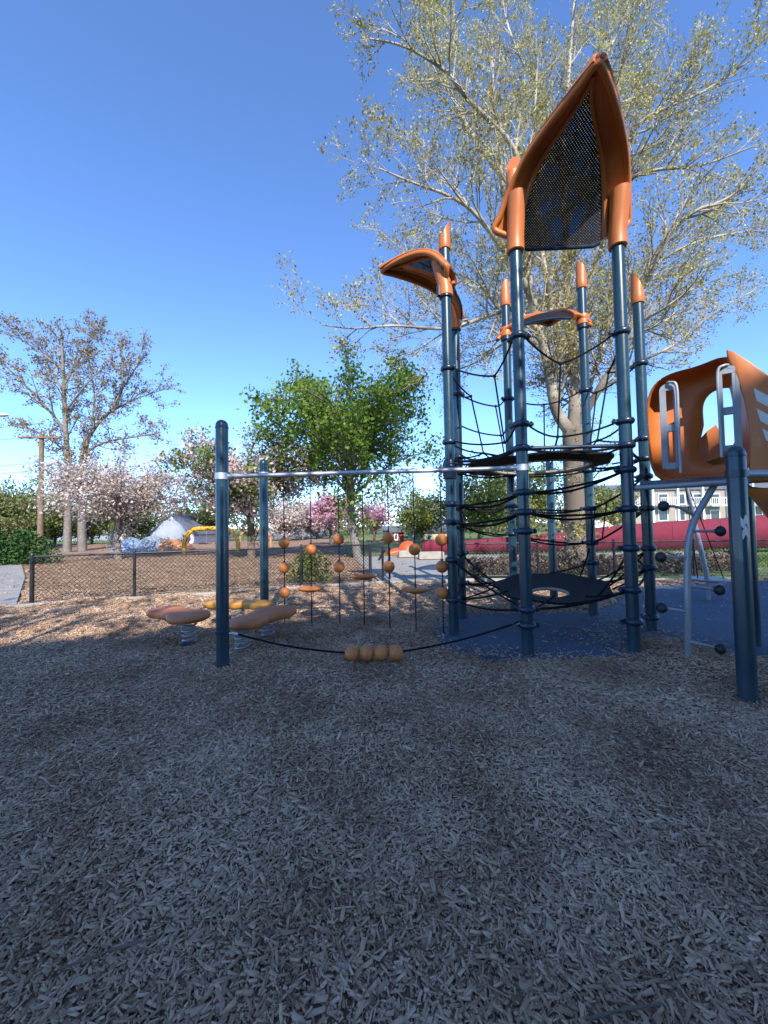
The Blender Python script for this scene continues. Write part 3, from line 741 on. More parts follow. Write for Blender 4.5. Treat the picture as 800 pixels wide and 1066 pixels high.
spring_pad([(q1.x, q1.y, .17), (q1.lerp(q2, .5).x, q1.lerp(q2, .5).y, .15), (q2.x, q2.y, .17)], .36, [(q1.lerp(q2, .5).x, q1.lerp(q2, .5).y)], M['yellow'], 'long yellow orange stepping pad behind the tan spring pads')

# ================================================================ DECK WITH ORANGE HOOD, SLIDE AND POD CLIMBER
U = Vector((.85, -.53, 0)).normalized(); NIN = Vector((.53, .85, 0)).normalized()
PRT = gnd(779, 728); PRT.z = 0
deck = thing('slide_platform', (3.2, 3.8, 0), 'raised platform with an orange moulded hood, grey handles and a slide on the right edge', 'slide platform')
dz0 = 1.77
E0 = Vector((T4.x, T4.y, 0)); E1 = E0 + U * 1.12
po = dome_post(PRT, hz(763, 464, PRT.x, PRT.y), deck)
st = MB()
for k, zz in enumerate((1.40, 1.31)):
    a0 = math.atan2(-PRT.y, -PRT.x) + .55
    rr = [[Vector((PRT.x + (PR + e_) * math.cos(a0 + t), PRT.y + (PR + e_) * math.sin(a0 + t), zz + h_ + .02 * math.sin(9 * t + k))) for t in [x * .1 for x in range(-4 + k, 5 - k)]] for h_, e_ in ((-.035, .0006), (-.034, .0016), (.034, .0016), (.035, .0006))]
    st.loft(rr, closed=False)
st.build('torn_sticker', M['slot'], po)
# deck slab and edge pipes
mb = MB(); slab = [E0 + U * .12, E0 + U * 1.12, E0 + U * 1.12 + NIN * .95, E0 + U * .12 + NIN * .95]
mb.prism([Vector((v.x, v.y, dz0 + .035)) for v in slab], (0, 0, 1), .035); mb.build('deck_floor', M['clamp'], deck)
mb = MB(); mb.tube([Vector((E0.x, E0.y, dz0)) + U * PR, Vector((E1.x, E1.y, dz0 + .01))], .028, 14); mb.build('edge_pipe', M['pipe'], deck)
mb = MB(); mb.lathe((E1.x + U.x * .05, E1.y + U.y * .05, -.1), [(PR, 0), (PR, 1.85)], 24)
mb.build('post', M['post'], deck)
q = E0 + U * 1.15 + NIN * 1.0
mb = MB(); mb.lathe((q.x, q.y, -.1), [(PR, 0), (PR, 1.85)], 24); mb.build('post', M['post'], deck)
mb = MB(); h_ = hz(790, 493, PRT.x, PRT.y); mb.tube([Vector((PRT.x, PRT.y, h_)), Vector((PRT.x + 1.3, PRT.y + .15, h_))], .034, 14); o = mb.build('edge_pipe', M['pipe'], deck)
mb = MB(); mb.lathe((PRT.x, PRT.y, h_), [(PR + .001, -.03), (PR + .009, -.028), (PR + .009, .028), (PR + .001, .03)], 24); mb.build('pipe_clamp', M['clamp'], o)

def resample(pts, c, N, off=0.0):
    """polar resample of a closed outline (u, z) about c"""
    res = []
    for j in range(N):
        a = 2 * PI * j / N; d = Vector((math.cos(a), math.sin(a))); best = .01
        for i in range(len(pts)):
            p, q = Vector(pts[i]) - c, Vector(pts[(i + 1) % len(pts)]) - c
            e_ = q - p; den = d.x * (-e_.y) + d.y * e_.x
            if abs(den) < 1e-9: continue
            t = (p.x * (-e_.y) + p.y * e_.x) / den; s_ = (d.x * p.y - d.y * p.x) / den
            if -1e-6 <= s_ <= 1 + 1e-6 and t > best: best = t
        res.append(best)
    for _ in range(2):
        res = [(res[j - 1] + 2 * res[j] + res[(j + 1) % N]) / 4 for j in range(N)]
    return [c + Vector((math.cos(2 * PI * j / N), math.sin(2 * PI * j / N))) * res[j] for j in range(N)]
def to_uz(px, py, off):
    p = onplane(px, py, E0 + NIN * off, NIN); return Vector(((p - E0).dot(U), p.z))
def uz3(v, off): return Vector((E0.x, E0.y, 0)) + U * v.x + NIN * off + Vector((0, 0, v.y))
front = [(682, 501), (677, 470), (675, 440), (674, 418), (679, 403), (689, 393), (703, 387), (720, 383), (738, 377), (752, 370), (763, 371), (772, 388), (778, 415), (781, 450), (781, 480), (780, 500)]
hole = [(733, 420), (738, 410), (749, 404), (766, 402), (772, 430), (770, 478), (752, 484), (736, 483), (729, 472), (731, 456), (734, 442)]
N = 64
fu = [to_uz(x, y, 0) for x, y in front]; cu_ = sum(fu, Vector((0, 0))) / len(fu)
FU = resample(fu, cu_, N)
DEP = .34
hu = [to_uz(x, y, DEP) for x, y in hole]; chh = sum(hu, Vector((0, 0))) / len(hu)
HU = resample(hu, chh, N)
def sc_ring(Rg, c, k): return [c + (v - c) * k for v in Rg]
rings = [[uz3(v, DEP + .03) for v in HU]]
back = sc_ring(FU, cu_, .90)
for k in (.06, .35, .7, .92):
    rings.append([uz3(HU[j].lerp(back[j], k), DEP + (.0 if k < .9 else -.03)) for j in range(N)])
rings.append([uz3(v, DEP - .10) for v in sc_ring(FU, cu_, .935)])
rings.append([uz3(v, .10) for v in sc_ring(FU, cu_, .965)])
rings.append([uz3(v, .02) for v in sc_ring(FU, cu_, .965)])
rings.append([uz3(v, -.01) for v in sc_ring(FU, cu_, .99)])
rings.append([uz3(v, .02) for v in sc_ring(FU, cu_, 1.01)])
rings.append([uz3(v, .12) for v in sc_ring(FU, cu_, 1.0)])
rings.append([uz3(v, DEP - .06) for v in sc_ring(FU, cu_, .97)])
rings.append([uz3(v, DEP + .03) for v in sc_ring(FU, cu_, .93)])
rings.append([uz3(HU[j].lerp(back[j], .35), DEP + .05) for j in range(N)])
rings.append(rings[0])
mb = MB(); mb.loft(rings); hood = mb.build('hood', M['orange'], deck, True, 70)
# right wing panel, thick moulded, with three pale slots
wn = Vector((-.62, -.78, 0)).normalized(); WA = E0 + U * 1.02 - NIN * .02
wing_px = [(757, 364), (764, 366), (780, 376), (800, 391), (822, 412), (836, 440), (838, 502), (780, 502), (781, 470), (779, 440), (774, 415), (767, 392), (758, 376)]
wp = [onplane(x, y, WA, wn) for x, y in wing_px]
wu = [Vector(((p - WA).dot(Vector((wn.y, -wn.x, 0))), p.z)) for p in wp]
wc = Vector((0, 0, 0))
for p in wp: wc += p / len(wp)
rings = []
for k, of in ((.9, .035), (.97, .03), (1.0, .0), (1.0, -.05), (.96, -.08), (.9, -.085)):
    rings.append([wc + (p - wc) * k + wn * of for p in wp])
mb = MB(); mb.loft(rings, True, True); wing = mb.build('side_panel', M['orange'], deck, True, 50)
for quad in ([(785, 404), (812, 418), (816, 432), (788, 417)], [(788, 425), (816, 440), (817, 452), (792, 438)], [(794, 446), (816, 458), (817, 470), (798, 458)]):
    mb = MB(); mb.prism([onplane(x, y, WA + wn * .034, wn) for x, y in quad], wn, .004); mb.build('slot', M['slot'], wing, False)
# grey handles: flat plates with two windows
def handle(x0, x1, y0, y1, off, lip):
    A, B = to_uz(x0, y1, off), to_uz(x1, y0, off)
    u0_, u1_, z0_, z1_ = A.x, B.x, A.y, B.y; w_ = u1_ - u0_; rb2 = w_ / 2; bw = .026
    h_ = MB()
    arc = [Vector((u0_ + bw / 2, z0_))] + [Vector((u0_ + bw / 2, z0_ + (z1_ - rb2 - z0_) * k / 4)) for k in range(1, 5)] + \
          [Vector(((u0_ + u1_) / 2 - (w_ / 2 - bw / 2) * math.cos(R(t)), z1_ - rb2 + (w_ / 2 - bw / 2) * math.sin(R(t)))) for t in range(15, 180, 15)] + \
          [Vector((u1_ - bw / 2, z1_ - rb2 - (z1_ - rb2 - z0_) * k / 4)) for k in range(0, 5)]
    # flat band swept along the arc
    rings_ = []
    for i, v in enumerate(arc):
        t = (arc[min(i + 1, len(arc) - 1)] - arc[max(i - 1, 0)]).normalized(); nrm = Vector((-t.y, t.x))
        rings_.append([uz3(v + nrm * (bw / 2 * a_), off + .012 * b__) for a_, b__ in ((-1, -1), (1, -1), (1, 1), (-1, 1))])
    h_.loft(rings_, True, True)
    ut_ = u0_ + .032 if lip > (u0_ + u1_) / 2 else u1_ - .032
    h_.box(uz3(Vector((ut_, (z0_ + z1_ - rb2 * .6) / 2)), off), (.046, .019, z1_ - rb2 * .6 - z0_), math.atan2(U.y, U.x), .005)
    for zc, hh in ((z0_ + .02, .07), (z0_ + (z1_ - z0_) * .47, .075), (z1_ - rb2 * .7, .05)):
        h_.box(uz3(Vector(((u0_ + u1_) / 2, zc)), off), (w_ - bw * 1.9, .022, hh), math.atan2(U.y, U.x), .004)
    ho = h_.build('handle', M['plate'], deck, True, 35)
    g_ = MB(); g_.tube(smoothpts([uz3(Vector((lip, z0_ - .06)), off - .05), uz3(Vector((lip, (z0_ + z1_) / 2)), off - .05), uz3(Vector((lip, z1_ - .06)), off - .05), uz3(Vector((lip - (.05 if lip > (u0_ + u1_) / 2 else -.05), z1_ - .0)), off - .04), uz3(Vector(((u0_ + u1_) / 2, z1_ + .005)), off - .012)], 5), .013, 10)
    g_.build('grip_bar', M['pipe'], ho)
A = to_uz(706, 440, -.04).x; handle(690, 704, 398, 488, -.03, A)
A = to_uz(749, 440, -.04).x; handle(752, 769, 379, 470, -.03, A)
# slide beyond the hood: entry chute seen through the opening, body sloping down to the right
sl = MB(); rings = []
for k in range(9):
    s_ = k / 8; c = E0 + U * (.66 + .10 * s_) + NIN * (.42 + .5 * s_) + Vector((0, 0, 2.08 - .08 * s_))
    rings.append([c + U * (-.36 * math.cos(R(t))) * 1 + Vector((0, 0, -.30 * math.sin(R(t)) + .25)) for t in range(-15, 196, 15)])
sl.loft(rings, closed=False); so_ = sl.build('slide', M['orange'], deck, True, 70)
md = so_.modifiers.new('shell', 'SOLIDIFY'); md.thickness = .03
mb = MB(); poly = [onplane(x, y, E0 + NIN * .62, NIN) for x, y in ((746, 442), (750, 450), (755, 465), (758, 478), (757, 487), (726, 488), (726, 468), (730, 456), (737, 448))]
mb.prism(poly, NIN, .04); mb.build('slide_side', M['orange'], deck, True, 50)
# second slide whose dark underside drops away past the right post
sl = MB(); rings = []
for k in range(9):
    s_ = k / 8; c = Vector((PRT.x + .62 + 1.15 * s_, PRT.y + .42 + .1 * s_, 1.80 - 1.45 * s_ ** 1.1))
    rings.append([c + Vector((.06, -.38 * math.cos(R(t)), -.22 * math.sin(R(t)) + .1)) for t in range(-10, 191, 10)])
sl.loft(rings, closed=False); so_ = sl.build('slide', M['orange'], deck, True, 70)
md = so_.modifiers.new('shell', 'SOLIDIFY'); md.thickness = .03

# pod climber: bent grey pole with rubber tipped steps
ZP = gnd(717, 692).y
pc = thing('pod_climber', (gnd(717, 692).x, ZP, 0), 'bent grey climbing pole with black ball ended steps under the orange hood', 'climbing pole')
poleP = smoothpts([gnd(717, 694, -.05)] + [at(x, y, ZP - .0) for x, y in ((716.5, 640), (716, 590), (718, 560), (724, 540), (734, 522), (746, 502))], 6)
mb = MB(); mb.tube(poleP, .030, 14); pl = mb.build('pole', M['pipe'], pc)
for (xa, ya), (xb, yb) in (((722, 536), (693, 527)), ((721, 553), (748, 553)), ((717, 580), (690, 580)), ((718, 610), (747, 614)), ((716, 637), (691, 633)), ((718, 668), (748, 675))):
    a, b_ = at(xa, ya, ZP), at(xb, yb, ZP - .05)
    sb = MB(); mid = a.lerp(b_, .55) + Vector((0, 0, .03 if ya < 540 else .0)); sb.tube(smoothpts([a, mid, b_], 4), .014, 10)
    so_ = sb.build('step', M['pipe'], pc)
    kb = MB(); dr = (b_ - mid).normalized(); kb.lathe(b_ + dr * .02, [(.018, -.055), (.022, -.045)] + [(.053 * math.cos(R(t)), .042 * math.sin(R(t))) for t in (-62, -45, -22, 0, 22, 45, 66, 86)], 18, dr)
    kb.build('rubber_knob', M['rubber'], so_)

# saucer spinner behind
sy = gnd(738, 625).y
sp = thing('saucer_spinner', (gnd(738, 625).x, sy, 0), 'small grey saucer seat on a leaning mast with two ropes on the blue rubber', 'spinner')
c = at(737, 603, sy); mt = at(715, 505, sy)
mb = MB(); mb.lathe(c, [(.03, -.05), (.15, -.045), (.29, -.02), (.30, 0), (.29, .02), (.2, .012), (.03, .01)], 32); mb.build('saucer', M['plate'], sp)
mb = MB(); mb.tube([Vector((c.x, c.y, -.05)), c], .03, 12); mb.build('pedestal', M['pipe'], sp)
mb = MB(); mb.tube([c, mt], [.045, .024], 12); mb.build('mast', M['pipe'], sp)
for dx in (-.17, .28):
    mb = MB(); mb.tube([c + Vector((dx, 0, .02)), mt + Vector((.02 * (1 if dx > 0 else -1), 0, 0))], .009, 6); mb.build('rope', M['rope'], sp)
# extra short post behind the tower
e7 = gnd(575, 634)
e7.y += .25; e7.x = at(575, 560, e7.y).x
rp = thing('lone_post', (e7.x, e7.y, 0), 'sunlit plain blue post standing alone behind the climbing tower', 'post')
dome_post(Vector((e7.x, e7.y, 0)), hz(572, 478, e7.x, e7.y), rp)

# ================================================================ FENCES, PATHS, KERBS
def chain_fence(name, pts, H, n_posts, label, diamond=.085, wire=.0045):
    A, B = Vector(pts[0]), Vector(pts[1]); L = (B - A).length; d = (B - A).normalized()
    t_ = thing(name, (A.x, A.y, 0), label, 'fence', 'black chain link fences')
    for i in range(n_posts):
        p = A + d * (L * i / (n_posts - 1)); e_ = i in (0, n_posts - 1)
        mb = MB(); r_ = .038 if e_ else .03
        mb.lathe((p.x, p.y, -.1), [(r_, 0), (r_, H + .13), (r_ * 1.15, H + .135), (r_ * .9, H + .165), (.003, H + .175)], 14); mb.build('post', M['fence'], t_)
    mb = MB(); mb.tube([A + Vector((0, 0, H)), B + Vector((0, 0, H))], .021, 10); mb.build('top_rail', M['fence'], t_)
    mb = MB(); mb.tube([A + Vector((0, 0, .06)), B + Vector((0, 0, .06))], .012, 8); mb.build('bottom_wire', M['fence'], t_)
    mb = MB(); nrm = Vector((-d.y, d.x, 0)); k = int(L / diamond)
    h0, h1 = .05, H - .01
    for i in range(-int((h1 - h0) / diamond) - 1, k + 1):
        for sgn in (1, -1):
            x0 = i * diamond; x1 = x0 + (h1 - h0); z0, z1 = (h0, h1) if sgn > 0 else (h1, h0)
            a_, b__ = max(0, x0), min(L, x1)
            if b__ <= a_: continue
            f0, f1 = (a_ - x0) / (x1 - x0), (b__ - x0) / (x1 - x0)
            mb.tube([A + d * a_ + nrm * .004 * sgn + Vector((0, 0, z0 + (z1 - z0) * f0)), A + d * b__ + nrm * .004 * sgn + Vector((0, 0, z0 + (z1 - z0) * f1))], wire, 3, False)
    mb.build('wire_mesh', M['fence'], t_, False)
FA, FB = gnd(33, 629), gnd(386, 605)
chain_fence('chain_link_fence', (FA, FB), .93, 5, 'black chain link fence along the sunlit mulch left of the path')
FC = gnd(485, 602); FD = at(900, 560, 9.0); FD.z = 0
chain_fence('chain_link_fence', (FC, FD), .90, 6, 'black chain link fence behind the climbing tower in front of the maroon windscreen')

def sheet(name, poly, z, m, th=.0):
    mb = MB()
    if th: mb.prism([Vector((x, y, z)) for x, y in poly], (0, 0, -1), th)
    else: mb.add([Vector((x, y, z)) for x, y in poly], [tuple(range(len(poly)))])
    o = mb.build(name, m, None, False); o['kind'] = 'structure'; return o
# paved path through the gap between the fences, widening beyond
sheet('path', [(FB.x + .25, FB.y - .25), (FC.x - .1, FC.y - .3), (FC.x + 1.2, 15.2), (14, 15.6), (14, 17.0), (-1, 17.4), (-1.2, 16)], .028, M['asphalt'], .12)
sheet('side_path', [(-9.5, 6.9), (FA.x - .25, 7.55), (-11.2, 12.0), (-17.5, 18.5), (-30, 19), (-30, 8)], .032, M['asphalt'], .12)
sheet('lawn', [(1.5, 17.6), (60, 17.0), (60, 40), (-4, 40), (-2, 18)], -.01, M['grass'])
sheet('lawn', [(4.3, 9.3), (30, 9.2), (30, 15.3), (4.8, 15)], -.02, M['grass'])
def kerb(a, b_, name='kerb', h=.10, w_=.15):
    a, b_ = Vector(a), Vector(b_); d = b_ - a
    mb = MB(); mb.box((a + b_) / 2 + Vector((0, 0, h / 2 - .03)), (d.length, w_, h + .06), math.atan2(d.y, d.x), .02); o = mb.build(name, M['concrete']); o['kind'] = 'structure'
kerb((FA.x - .3, FA.y - .22, 0), (FB.x + .3, FB.y - .25, 0), 'kerb', .035)
kerb((FB.x + .35, FB.y - .25, 0), (FC.x - .2, FC.y - .35, 0), 'kerb', .03)
kerb((FC.x - .2, FC.y - .22, 0), (FD.x, FD.y - .25, 0), 'kerb', .03)
# blocks on the path beyond
for i, (x0, x1, y, zz) in enumerate(((436, 462, 586, 15.5), (415, 436, 582, 16.6))):
    a, b_ = at(x0, y, zz), at(x1, y, zz)
    mb = MB(); mb.box(((a.x + b_.x) / 2, zz, .18), (b_.x - a.x, .5, .30), .05, .03)
    tag(mb.build('concrete_block', M['concrete']), ('low pale concrete block on the paved path beside the tower', 'low pale concrete block farther along the path near the red house')[i], 'block', 'concrete blocks on the path')
# black gate posts on path
for i, px in enumerate((399, 406)):
    a = gnd(px, 606 - i * 2)
    mb = MB(); mb.lathe((a.x, a.y, -.05), [(.03, 0), (.03, .85), (.035, .86), (.02, .9), (.002, .91)], 12)
    if i == 0: mb.tube([Vector((a.x - .1, a.y, .55)), Vector((a.x + .05, a.y, .8))], .03, 8)
    tag(mb.build('path_bollard', M['fence']), ('black path post with a bent side arm, left of the pair', 'plain black path post, right of the pair')[i], 'bollard', 'black posts where the path starts')

# ================================================================ TREES
class Leaves:
    def __init__(s): s.c = []; s.z = []
def grow(rng, limbs, levels, leaf_n, leaf_spread=.12, up=.25, ang=(30, 65), wob=.16, sides=(8, 6, 4, 3, 3), minr=.004):
    """limbs: [(points, r0, r1)]; levels: [(children, length factor, start)] -> wood MB and leaf centres"""
    wood = MB(); cent = []
    cur = []
    for pts, ra_, rb2 in limbs:
        n = len(pts); rad = [ra_ + (rb2 - ra_) * (i / (n - 1)) ** .8 for i in range(n)]
        wood.tube(pts, rad, sides[0]); cur.append((pts, rad))
    for li, (nc, lf, start) in enumerate(levels):
        nxt = []
        for pts, rad in cur:
            L = sum((pts[i + 1] - pts[i]).length for i in range(len(pts) - 1)); n = len(pts)
            k_ = nc if isinstance(nc, int) else max(1, int(nc * L))
            for c in range(k_):
                f = start + (1 - start) * (c + rng.random() * .9) / k_; f = min(f, .995)
                x = f * (n - 1); i = min(int(x), n - 2); p = pts[i].lerp(pts[i + 1], x - i)
                t = (pts[i + 1] - pts[i]).normalized(); r_ = rad[i] + (rad[i + 1] - rad[i]) * (x - i)
                ax = t.orthogonal().normalized(); ax.rotate(Matrix.Rotation(rng.random() * 2 * PI, 3, t))
                a = R(rng.uniform(*ang)) * (1.0 - .35 * f)
                d = (t * math.cos(a) + ax * math.sin(a)); d.z += up * (.4 + rng.random()); d.normalize()
                ln = (lf * L if isinstance(lf, float) and lf < 1 else lf) * (1.1 - .55 * f) * rng.uniform(.7, 1.25)
                m_ = 4 if li < 2 else 3; q = [p]
                for k in range(m_):
                    d = (d + Vector((rng.gauss(0, wob), rng.gauss(0, wob), rng.gauss(0, wob) + up * .10))).normalized(); q.append(q[-1] + d * ln / m_)
                rr = max(minr, min(r_ * .62, ln * .03)); rad2 = [max(minr * .7, rr * (1 - .75 * k / m_)) for k in range(m_ + 1)]
                wood.tube(q, rad2, sides[min(li + 1, len(sides) - 1)], False); nxt.append((q, rad2))
        cur = nxt
    for q, _ in cur:
        for k in range(leaf_n):
            f = rng.random() ** .7 * (len(q) - 1); i = min(int(f), len(q) - 2)
            p = q[i].lerp(q[i + 1], f - i); cent.append(p + Vector((rng.gauss(0, leaf_spread), rng.gauss(0, leaf_spread), rng.gauss(0, leaf_spread))))
    return wood, cent
def leaf_mesh(name, cent, size, m, parent, seed, flat=.5):
    rg = np.random.default_rng(seed); C = np.array([tuple(c) for c in cent], dtype=np.float32); n = len(C)
    s_ = size * (.6 + .8 * rg.random(n))
    nrm = rg.normal(0, 1, (n, 3)); nrm[:, 2] += flat; nrm /= np.linalg.norm(nrm, axis=1)[:, None]
    a = np.cross(nrm, rg.normal(0, 1, (n, 3))); a /= np.linalg.norm(a, axis=1)[:, None]; b_ = np.cross(nrm, a)
    s_ = s_[:, None]
    V = np.stack([C - a * s_ * .5, C + b_ * s_ * .34 + nrm * s_ * .08, C + a * s_ * .5, C - b_ * s_ * .34 + nrm * s_ * .08], 1).reshape(-1, 3)
    return raw_mesh(name, V, np.arange(4 * n).reshape(n, 4), m, parent)
def tree(name, base, limbs, levels, leaf_n, leaf_size, bark, leafm, label, seed, group=None, spread=.12, up=.25, ang=(30, 65), wob=.16, minr=.004, cat='tree'):
    t_ = thing(name, base, label, cat, group); rng = random.Random(seed)
    wood, cent = grow(rng, limbs, levels, leaf_n, spread, up, ang, wob, minr=minr)
    wood.build('trunk', bark, t_, True, 60)
    leaf_mesh('crown', cent, leaf_size, leafm, t_, seed); return t_
def auto_limbs(rng, base, trunk_h, H, spread, n, r, lean=0.0, flat=1.0):
    b_ = Vector(base); L = []
    top = b_ + Vector((lean, 0, trunk_h))
    L.append((smoothpts([b_ - Vector((0, 0, .15)), b_.lerp(top, .5) + Vector((rng.uniform(-.1, .1), 0, 0)), top], 4), r * 1.25, r * .8))
    lead = [top, top + Vector((rng.uniform(-.3, .3), rng.uniform(-.3, .3), (H - trunk_h) * .5)), top + Vector((rng.uniform(-.4, .4), rng.uniform(-.4, .4), (H - trunk_h) * .92))]
    L.append((smoothpts(lead, 4), r * .7, r * .12))
    for i in range(n):
        a = 2 * PI * (i + rng.random() * .6) / n; f = rng.random()
        st_ = b_.lerp(top, .72 + .28 * rng.random()) if f < .5 else lead[0].lerp(lead[1], rng.random() * .9)
        hh = rng.uniform(.25, .85); rad_ = spread * math.sqrt(max(.1, 1 - (hh * 1.05 - .25) ** 2)) * rng.uniform(.75, 1.0)
        end = b_ + Vector((math.cos(a) * rad_ + lean, math.sin(a) * rad_, trunk_h + (H - trunk_h) * hh * flat))
        end.z = max(end.z, st_.z + .2)
        mid = st_.lerp(end, .5) + Vector((0, 0, .10 * (end - st_).length))
        L.append((smoothpts([st_, mid, end], 4), r * .42, r * .08))
    return L

# -- the big sycamore behind the tower (main limbs placed from the photograph)
SB = gnd(602, 585); Ys = SB.y
def sy_pts(pp): return smoothpts([at(x, y, Ys + dy) for x, y, dy in pp], 4)
sl_ = []
sl_.append((smoothpts([SB - Vector((0, 0, .2)), SB + Vector((0, 0, .25)), at(601, 540, Ys), at(599, 490, Ys), at(597, 448, Ys)], 4), .54, .38))
sl_.append((sy_pts([(596, 452, 0), (579, 426, -.2), (570, 377, -.6), (557, 325, -1.0), (546, 290, -1.4), (530, 230, -1.8), (518, 150, -2.2), (512, 60, -2.6)]), 0.238, 0.036))
sl_.append((sy_pts([(598, 452, 0), (598, 424, 0), (599, 388, .1), (592, 309, .2), (589, 250, .2), (586, 170, .3), (592, 80, .3), (600, -20, .2)]), 0.251, 0.042))
sl_.append((sy_pts([(574, 395, -.5), (581, 361, -.4), (571, 300, -.8), (562, 240, -.7), (556, 160, -.5), (560, 60, -.4)]), 0.132, 0.030))
sl_.append((sy_pts([(604, 440, 0), (630, 395, -.8), (650, 365, -1.2), (665, 310, -1.8), (692, 250, -2.4), (722, 221, -2.8), (760, 205, -3.2), (800, 165, -3.6)]), 0.145, 0.024))
sl_.append((sy_pts([(600, 330, .2), (630, 250, -.8), (652, 192, -1.5), (683, 177, -2.0), (730, 172, -2.4), (790, 150, -2.8)]), 0.106, 0.018))
sl_.append((sy_pts([(592, 280, .2), (625, 190, -.8), (662, 133, -1.4), (690, 114, -1.8), (735, 94, -2.2), (785, 60, -2.6)]), 0.106, 0.018))
sl_.append((sy_pts([(590, 230, .2), (630, 130, -.6), (650, 60, -1), (668, -10, -1.4)]), 0.099, 0.024))
sl_.append((sy_pts([(552, 300, -1.2), (545, 220, -2), (536, 156, -2.6), (488, 104, -3.2), (465, 75, -3.5), (423, 49, -3.8), (385, 40, -4)]), 0.112, 0.018))
sl_.append((sy_pts([(545, 290, -1.4), (500, 228, -2.4), (470, 205, -2.8), (430, 190, -3.2), (395, 175, -3.4)]), 0.086, 0.015))
sl_.append((sy_pts([(562, 345, -.8), (535, 322, -1.4), (511, 327, -1.8), (478, 340, -2.2), (455, 342, -2.5), (408, 339, -3), (370, 342, -3.2), (335, 338, -3.3)]), 0.092, 0.015))
sl_.append((sy_pts([(570, 370, -.5), (530, 330, .4), (490, 290, 1.2), (440, 275, 1.8), (395, 240, 2.2)]), 0.099, 0.018))
sl_.append((sy_pts([(615, 415, .2), (660, 380, .8), (700, 360, 1.2), (745, 325, 1.4), (790, 300, 1.4)]), 0.086, 0.018))
sl_.append((sy_pts([(606, 430, .3), (640, 330, 1.2), (690, 270, 1.8), (750, 245, 2.2), (815, 240, 2.5)]), 0.106, 0.018))
sl_.append((sy_pts([(520, 180, -2), (480, 120, -1.4), (450, 40, -1), (440, -30, -1)]), 0.086, 0.018))
sl_.append((sy_pts([(590, 200, .3), (565, 110, 1.2), (530, 30, 1.8), (520, -30, 2)]), 0.092, 0.018))
sl_.append((sy_pts([(600, 140, .3), (640, 40, 1.5), (690, -20, 2)]), 0.079, 0.018))
sl_.append((sy_pts([(560, 330, -.6), (520, 360, 1), (490, 380, 2), (455, 390, 3)]), 0.066, 0.015))
tree('sycamore_tree', SB, sl_, [(2.1, 1.9, .12), (3.8, .95, .12), (5.8, .5, .12)], 9, .072, M['sycamore'], M['syc_leaf'],
     'huge pale barked sycamore with sparse new leaves towering behind the climbing tower', 11, None, .07, .20, (30, 62), .17, .0060)

# -- green maple
rng = random.Random(21)
b_ = at(373, 560, 17); b_.z = 0
tree('maple_tree', b_, auto_limbs(rng, b_, 3.0, 9.5, 4.1, 26, .17, -.35), [(2.7, 1.5, .15), (4.4, .7, .15)], 16, .15, M['trunk_grey'], M['maple_leaf'],
     'airy green maple with a grey trunk standing behind the fence end', 22, None, .17, .12, (35, 70))
# -- blossom trees
rng = random.Random(31)
b_ = at(124, 560, 19); b_.z = 0
tree('blossom_tree', b_, auto_limbs(rng, b_, 1.8, 5.3, 3.7, 20, .16, 0, .85), [(3.2, 1.3, .15), (5.0, .6, .15)], 17, .115, M['trunk_grey'], M['blossom'],
     'pale pink crabapple in full bloom in front of the tall bare tree', 32, 'blossom trees beyond the fence', .16, .06, (35, 75))
rng = random.Random(41)
b_ = at(262, 560, 18); b_.z = 0
tree('blossom_tree', b_, auto_limbs(rng, b_, 2.0, 6.2, 4.0, 22, .17, 0, .9), [(3.2, 1.3, .15), (5.0, .6, .15)], 18, .13, M['trunk_brown'], M['blossom_mix'],
     'crabapple half green and half white blossom behind the tall front post', 42, 'blossom trees beyond the fence', .16, .08, (35, 75))
for i, (px, zz, H, sp_, lab) in enumerate(((345, 30, 3.1, 1.3, 'small bright pink blossom tree seen under the maple, left of its trunk'), (389, 33, 2.6, 1.0, 'small bright pink blossom tree just right of the maple trunk'))):
    rng = random.Random(51 + i); b_ = at(px, 560, zz); b_.z = 0
    tree('blossom_tree', b_, auto_limbs(rng, b_, 1.0, H, sp_, 12, .1), [(3.4, .9, .2), (4.6, .5, .15)], 14, .18, M['trunk_brown'], M['pink'], lab, 52 + i, 'blossom trees beyond the fence', .14)
# -- tall, sparse brown-leaved trees on the left
def LT(pp, Y): return smoothpts([at(x, y, Y + dy) for x, y, dy in pp], 4)
Y = 27
b_ = at(70, 560, Y); b_.z = 0
L = [(smoothpts([b_ - Vector((0, 0, .2)), at(71, 500, Y), at(68, 440, Y), at(66, 390, Y), at(64, 345, Y)], 4), 0.260, 0.062),
     (LT([(69, 450, 0), (45, 420, -.5), (20, 395, -1), (0, 375, -1)], Y), 0.112, 0.031), (LT([(67, 410, 0), (50, 380, .5), (35, 350, 1)], Y), 0.087, 0.025),
     (LT([(67, 400, 0), (85, 370, .6), (100, 345, 1)], Y), 0.087, 0.025), (LT([(69, 470, 0), (40, 450, 1), (10, 440, 1.5)], Y), 0.087, 0.025),
     (LT([(67, 430, 0), (90, 400, -1), (110, 380, -1.2)], Y), 0.074, 0.019), (LT([(66, 385, 0), (25, 355, -.6), (0, 345, -.6)], Y), 0.074, 0.019)]
tree('bare_tree', b_, L, [(1.9, 2.0, .12), (2.9, 1.0, .15), (4.4, .55, .15)], 9, .14, M['trunk_grey'], M['brown_leaf'], 'tall straight tree with sparse brownish leaves at the left edge', 61, 'tall sparse trees on the left', .12, .14, (30, 65), .17, .011)
b_ = at(86, 560, Y + 1); b_.z = 0; Y += 1
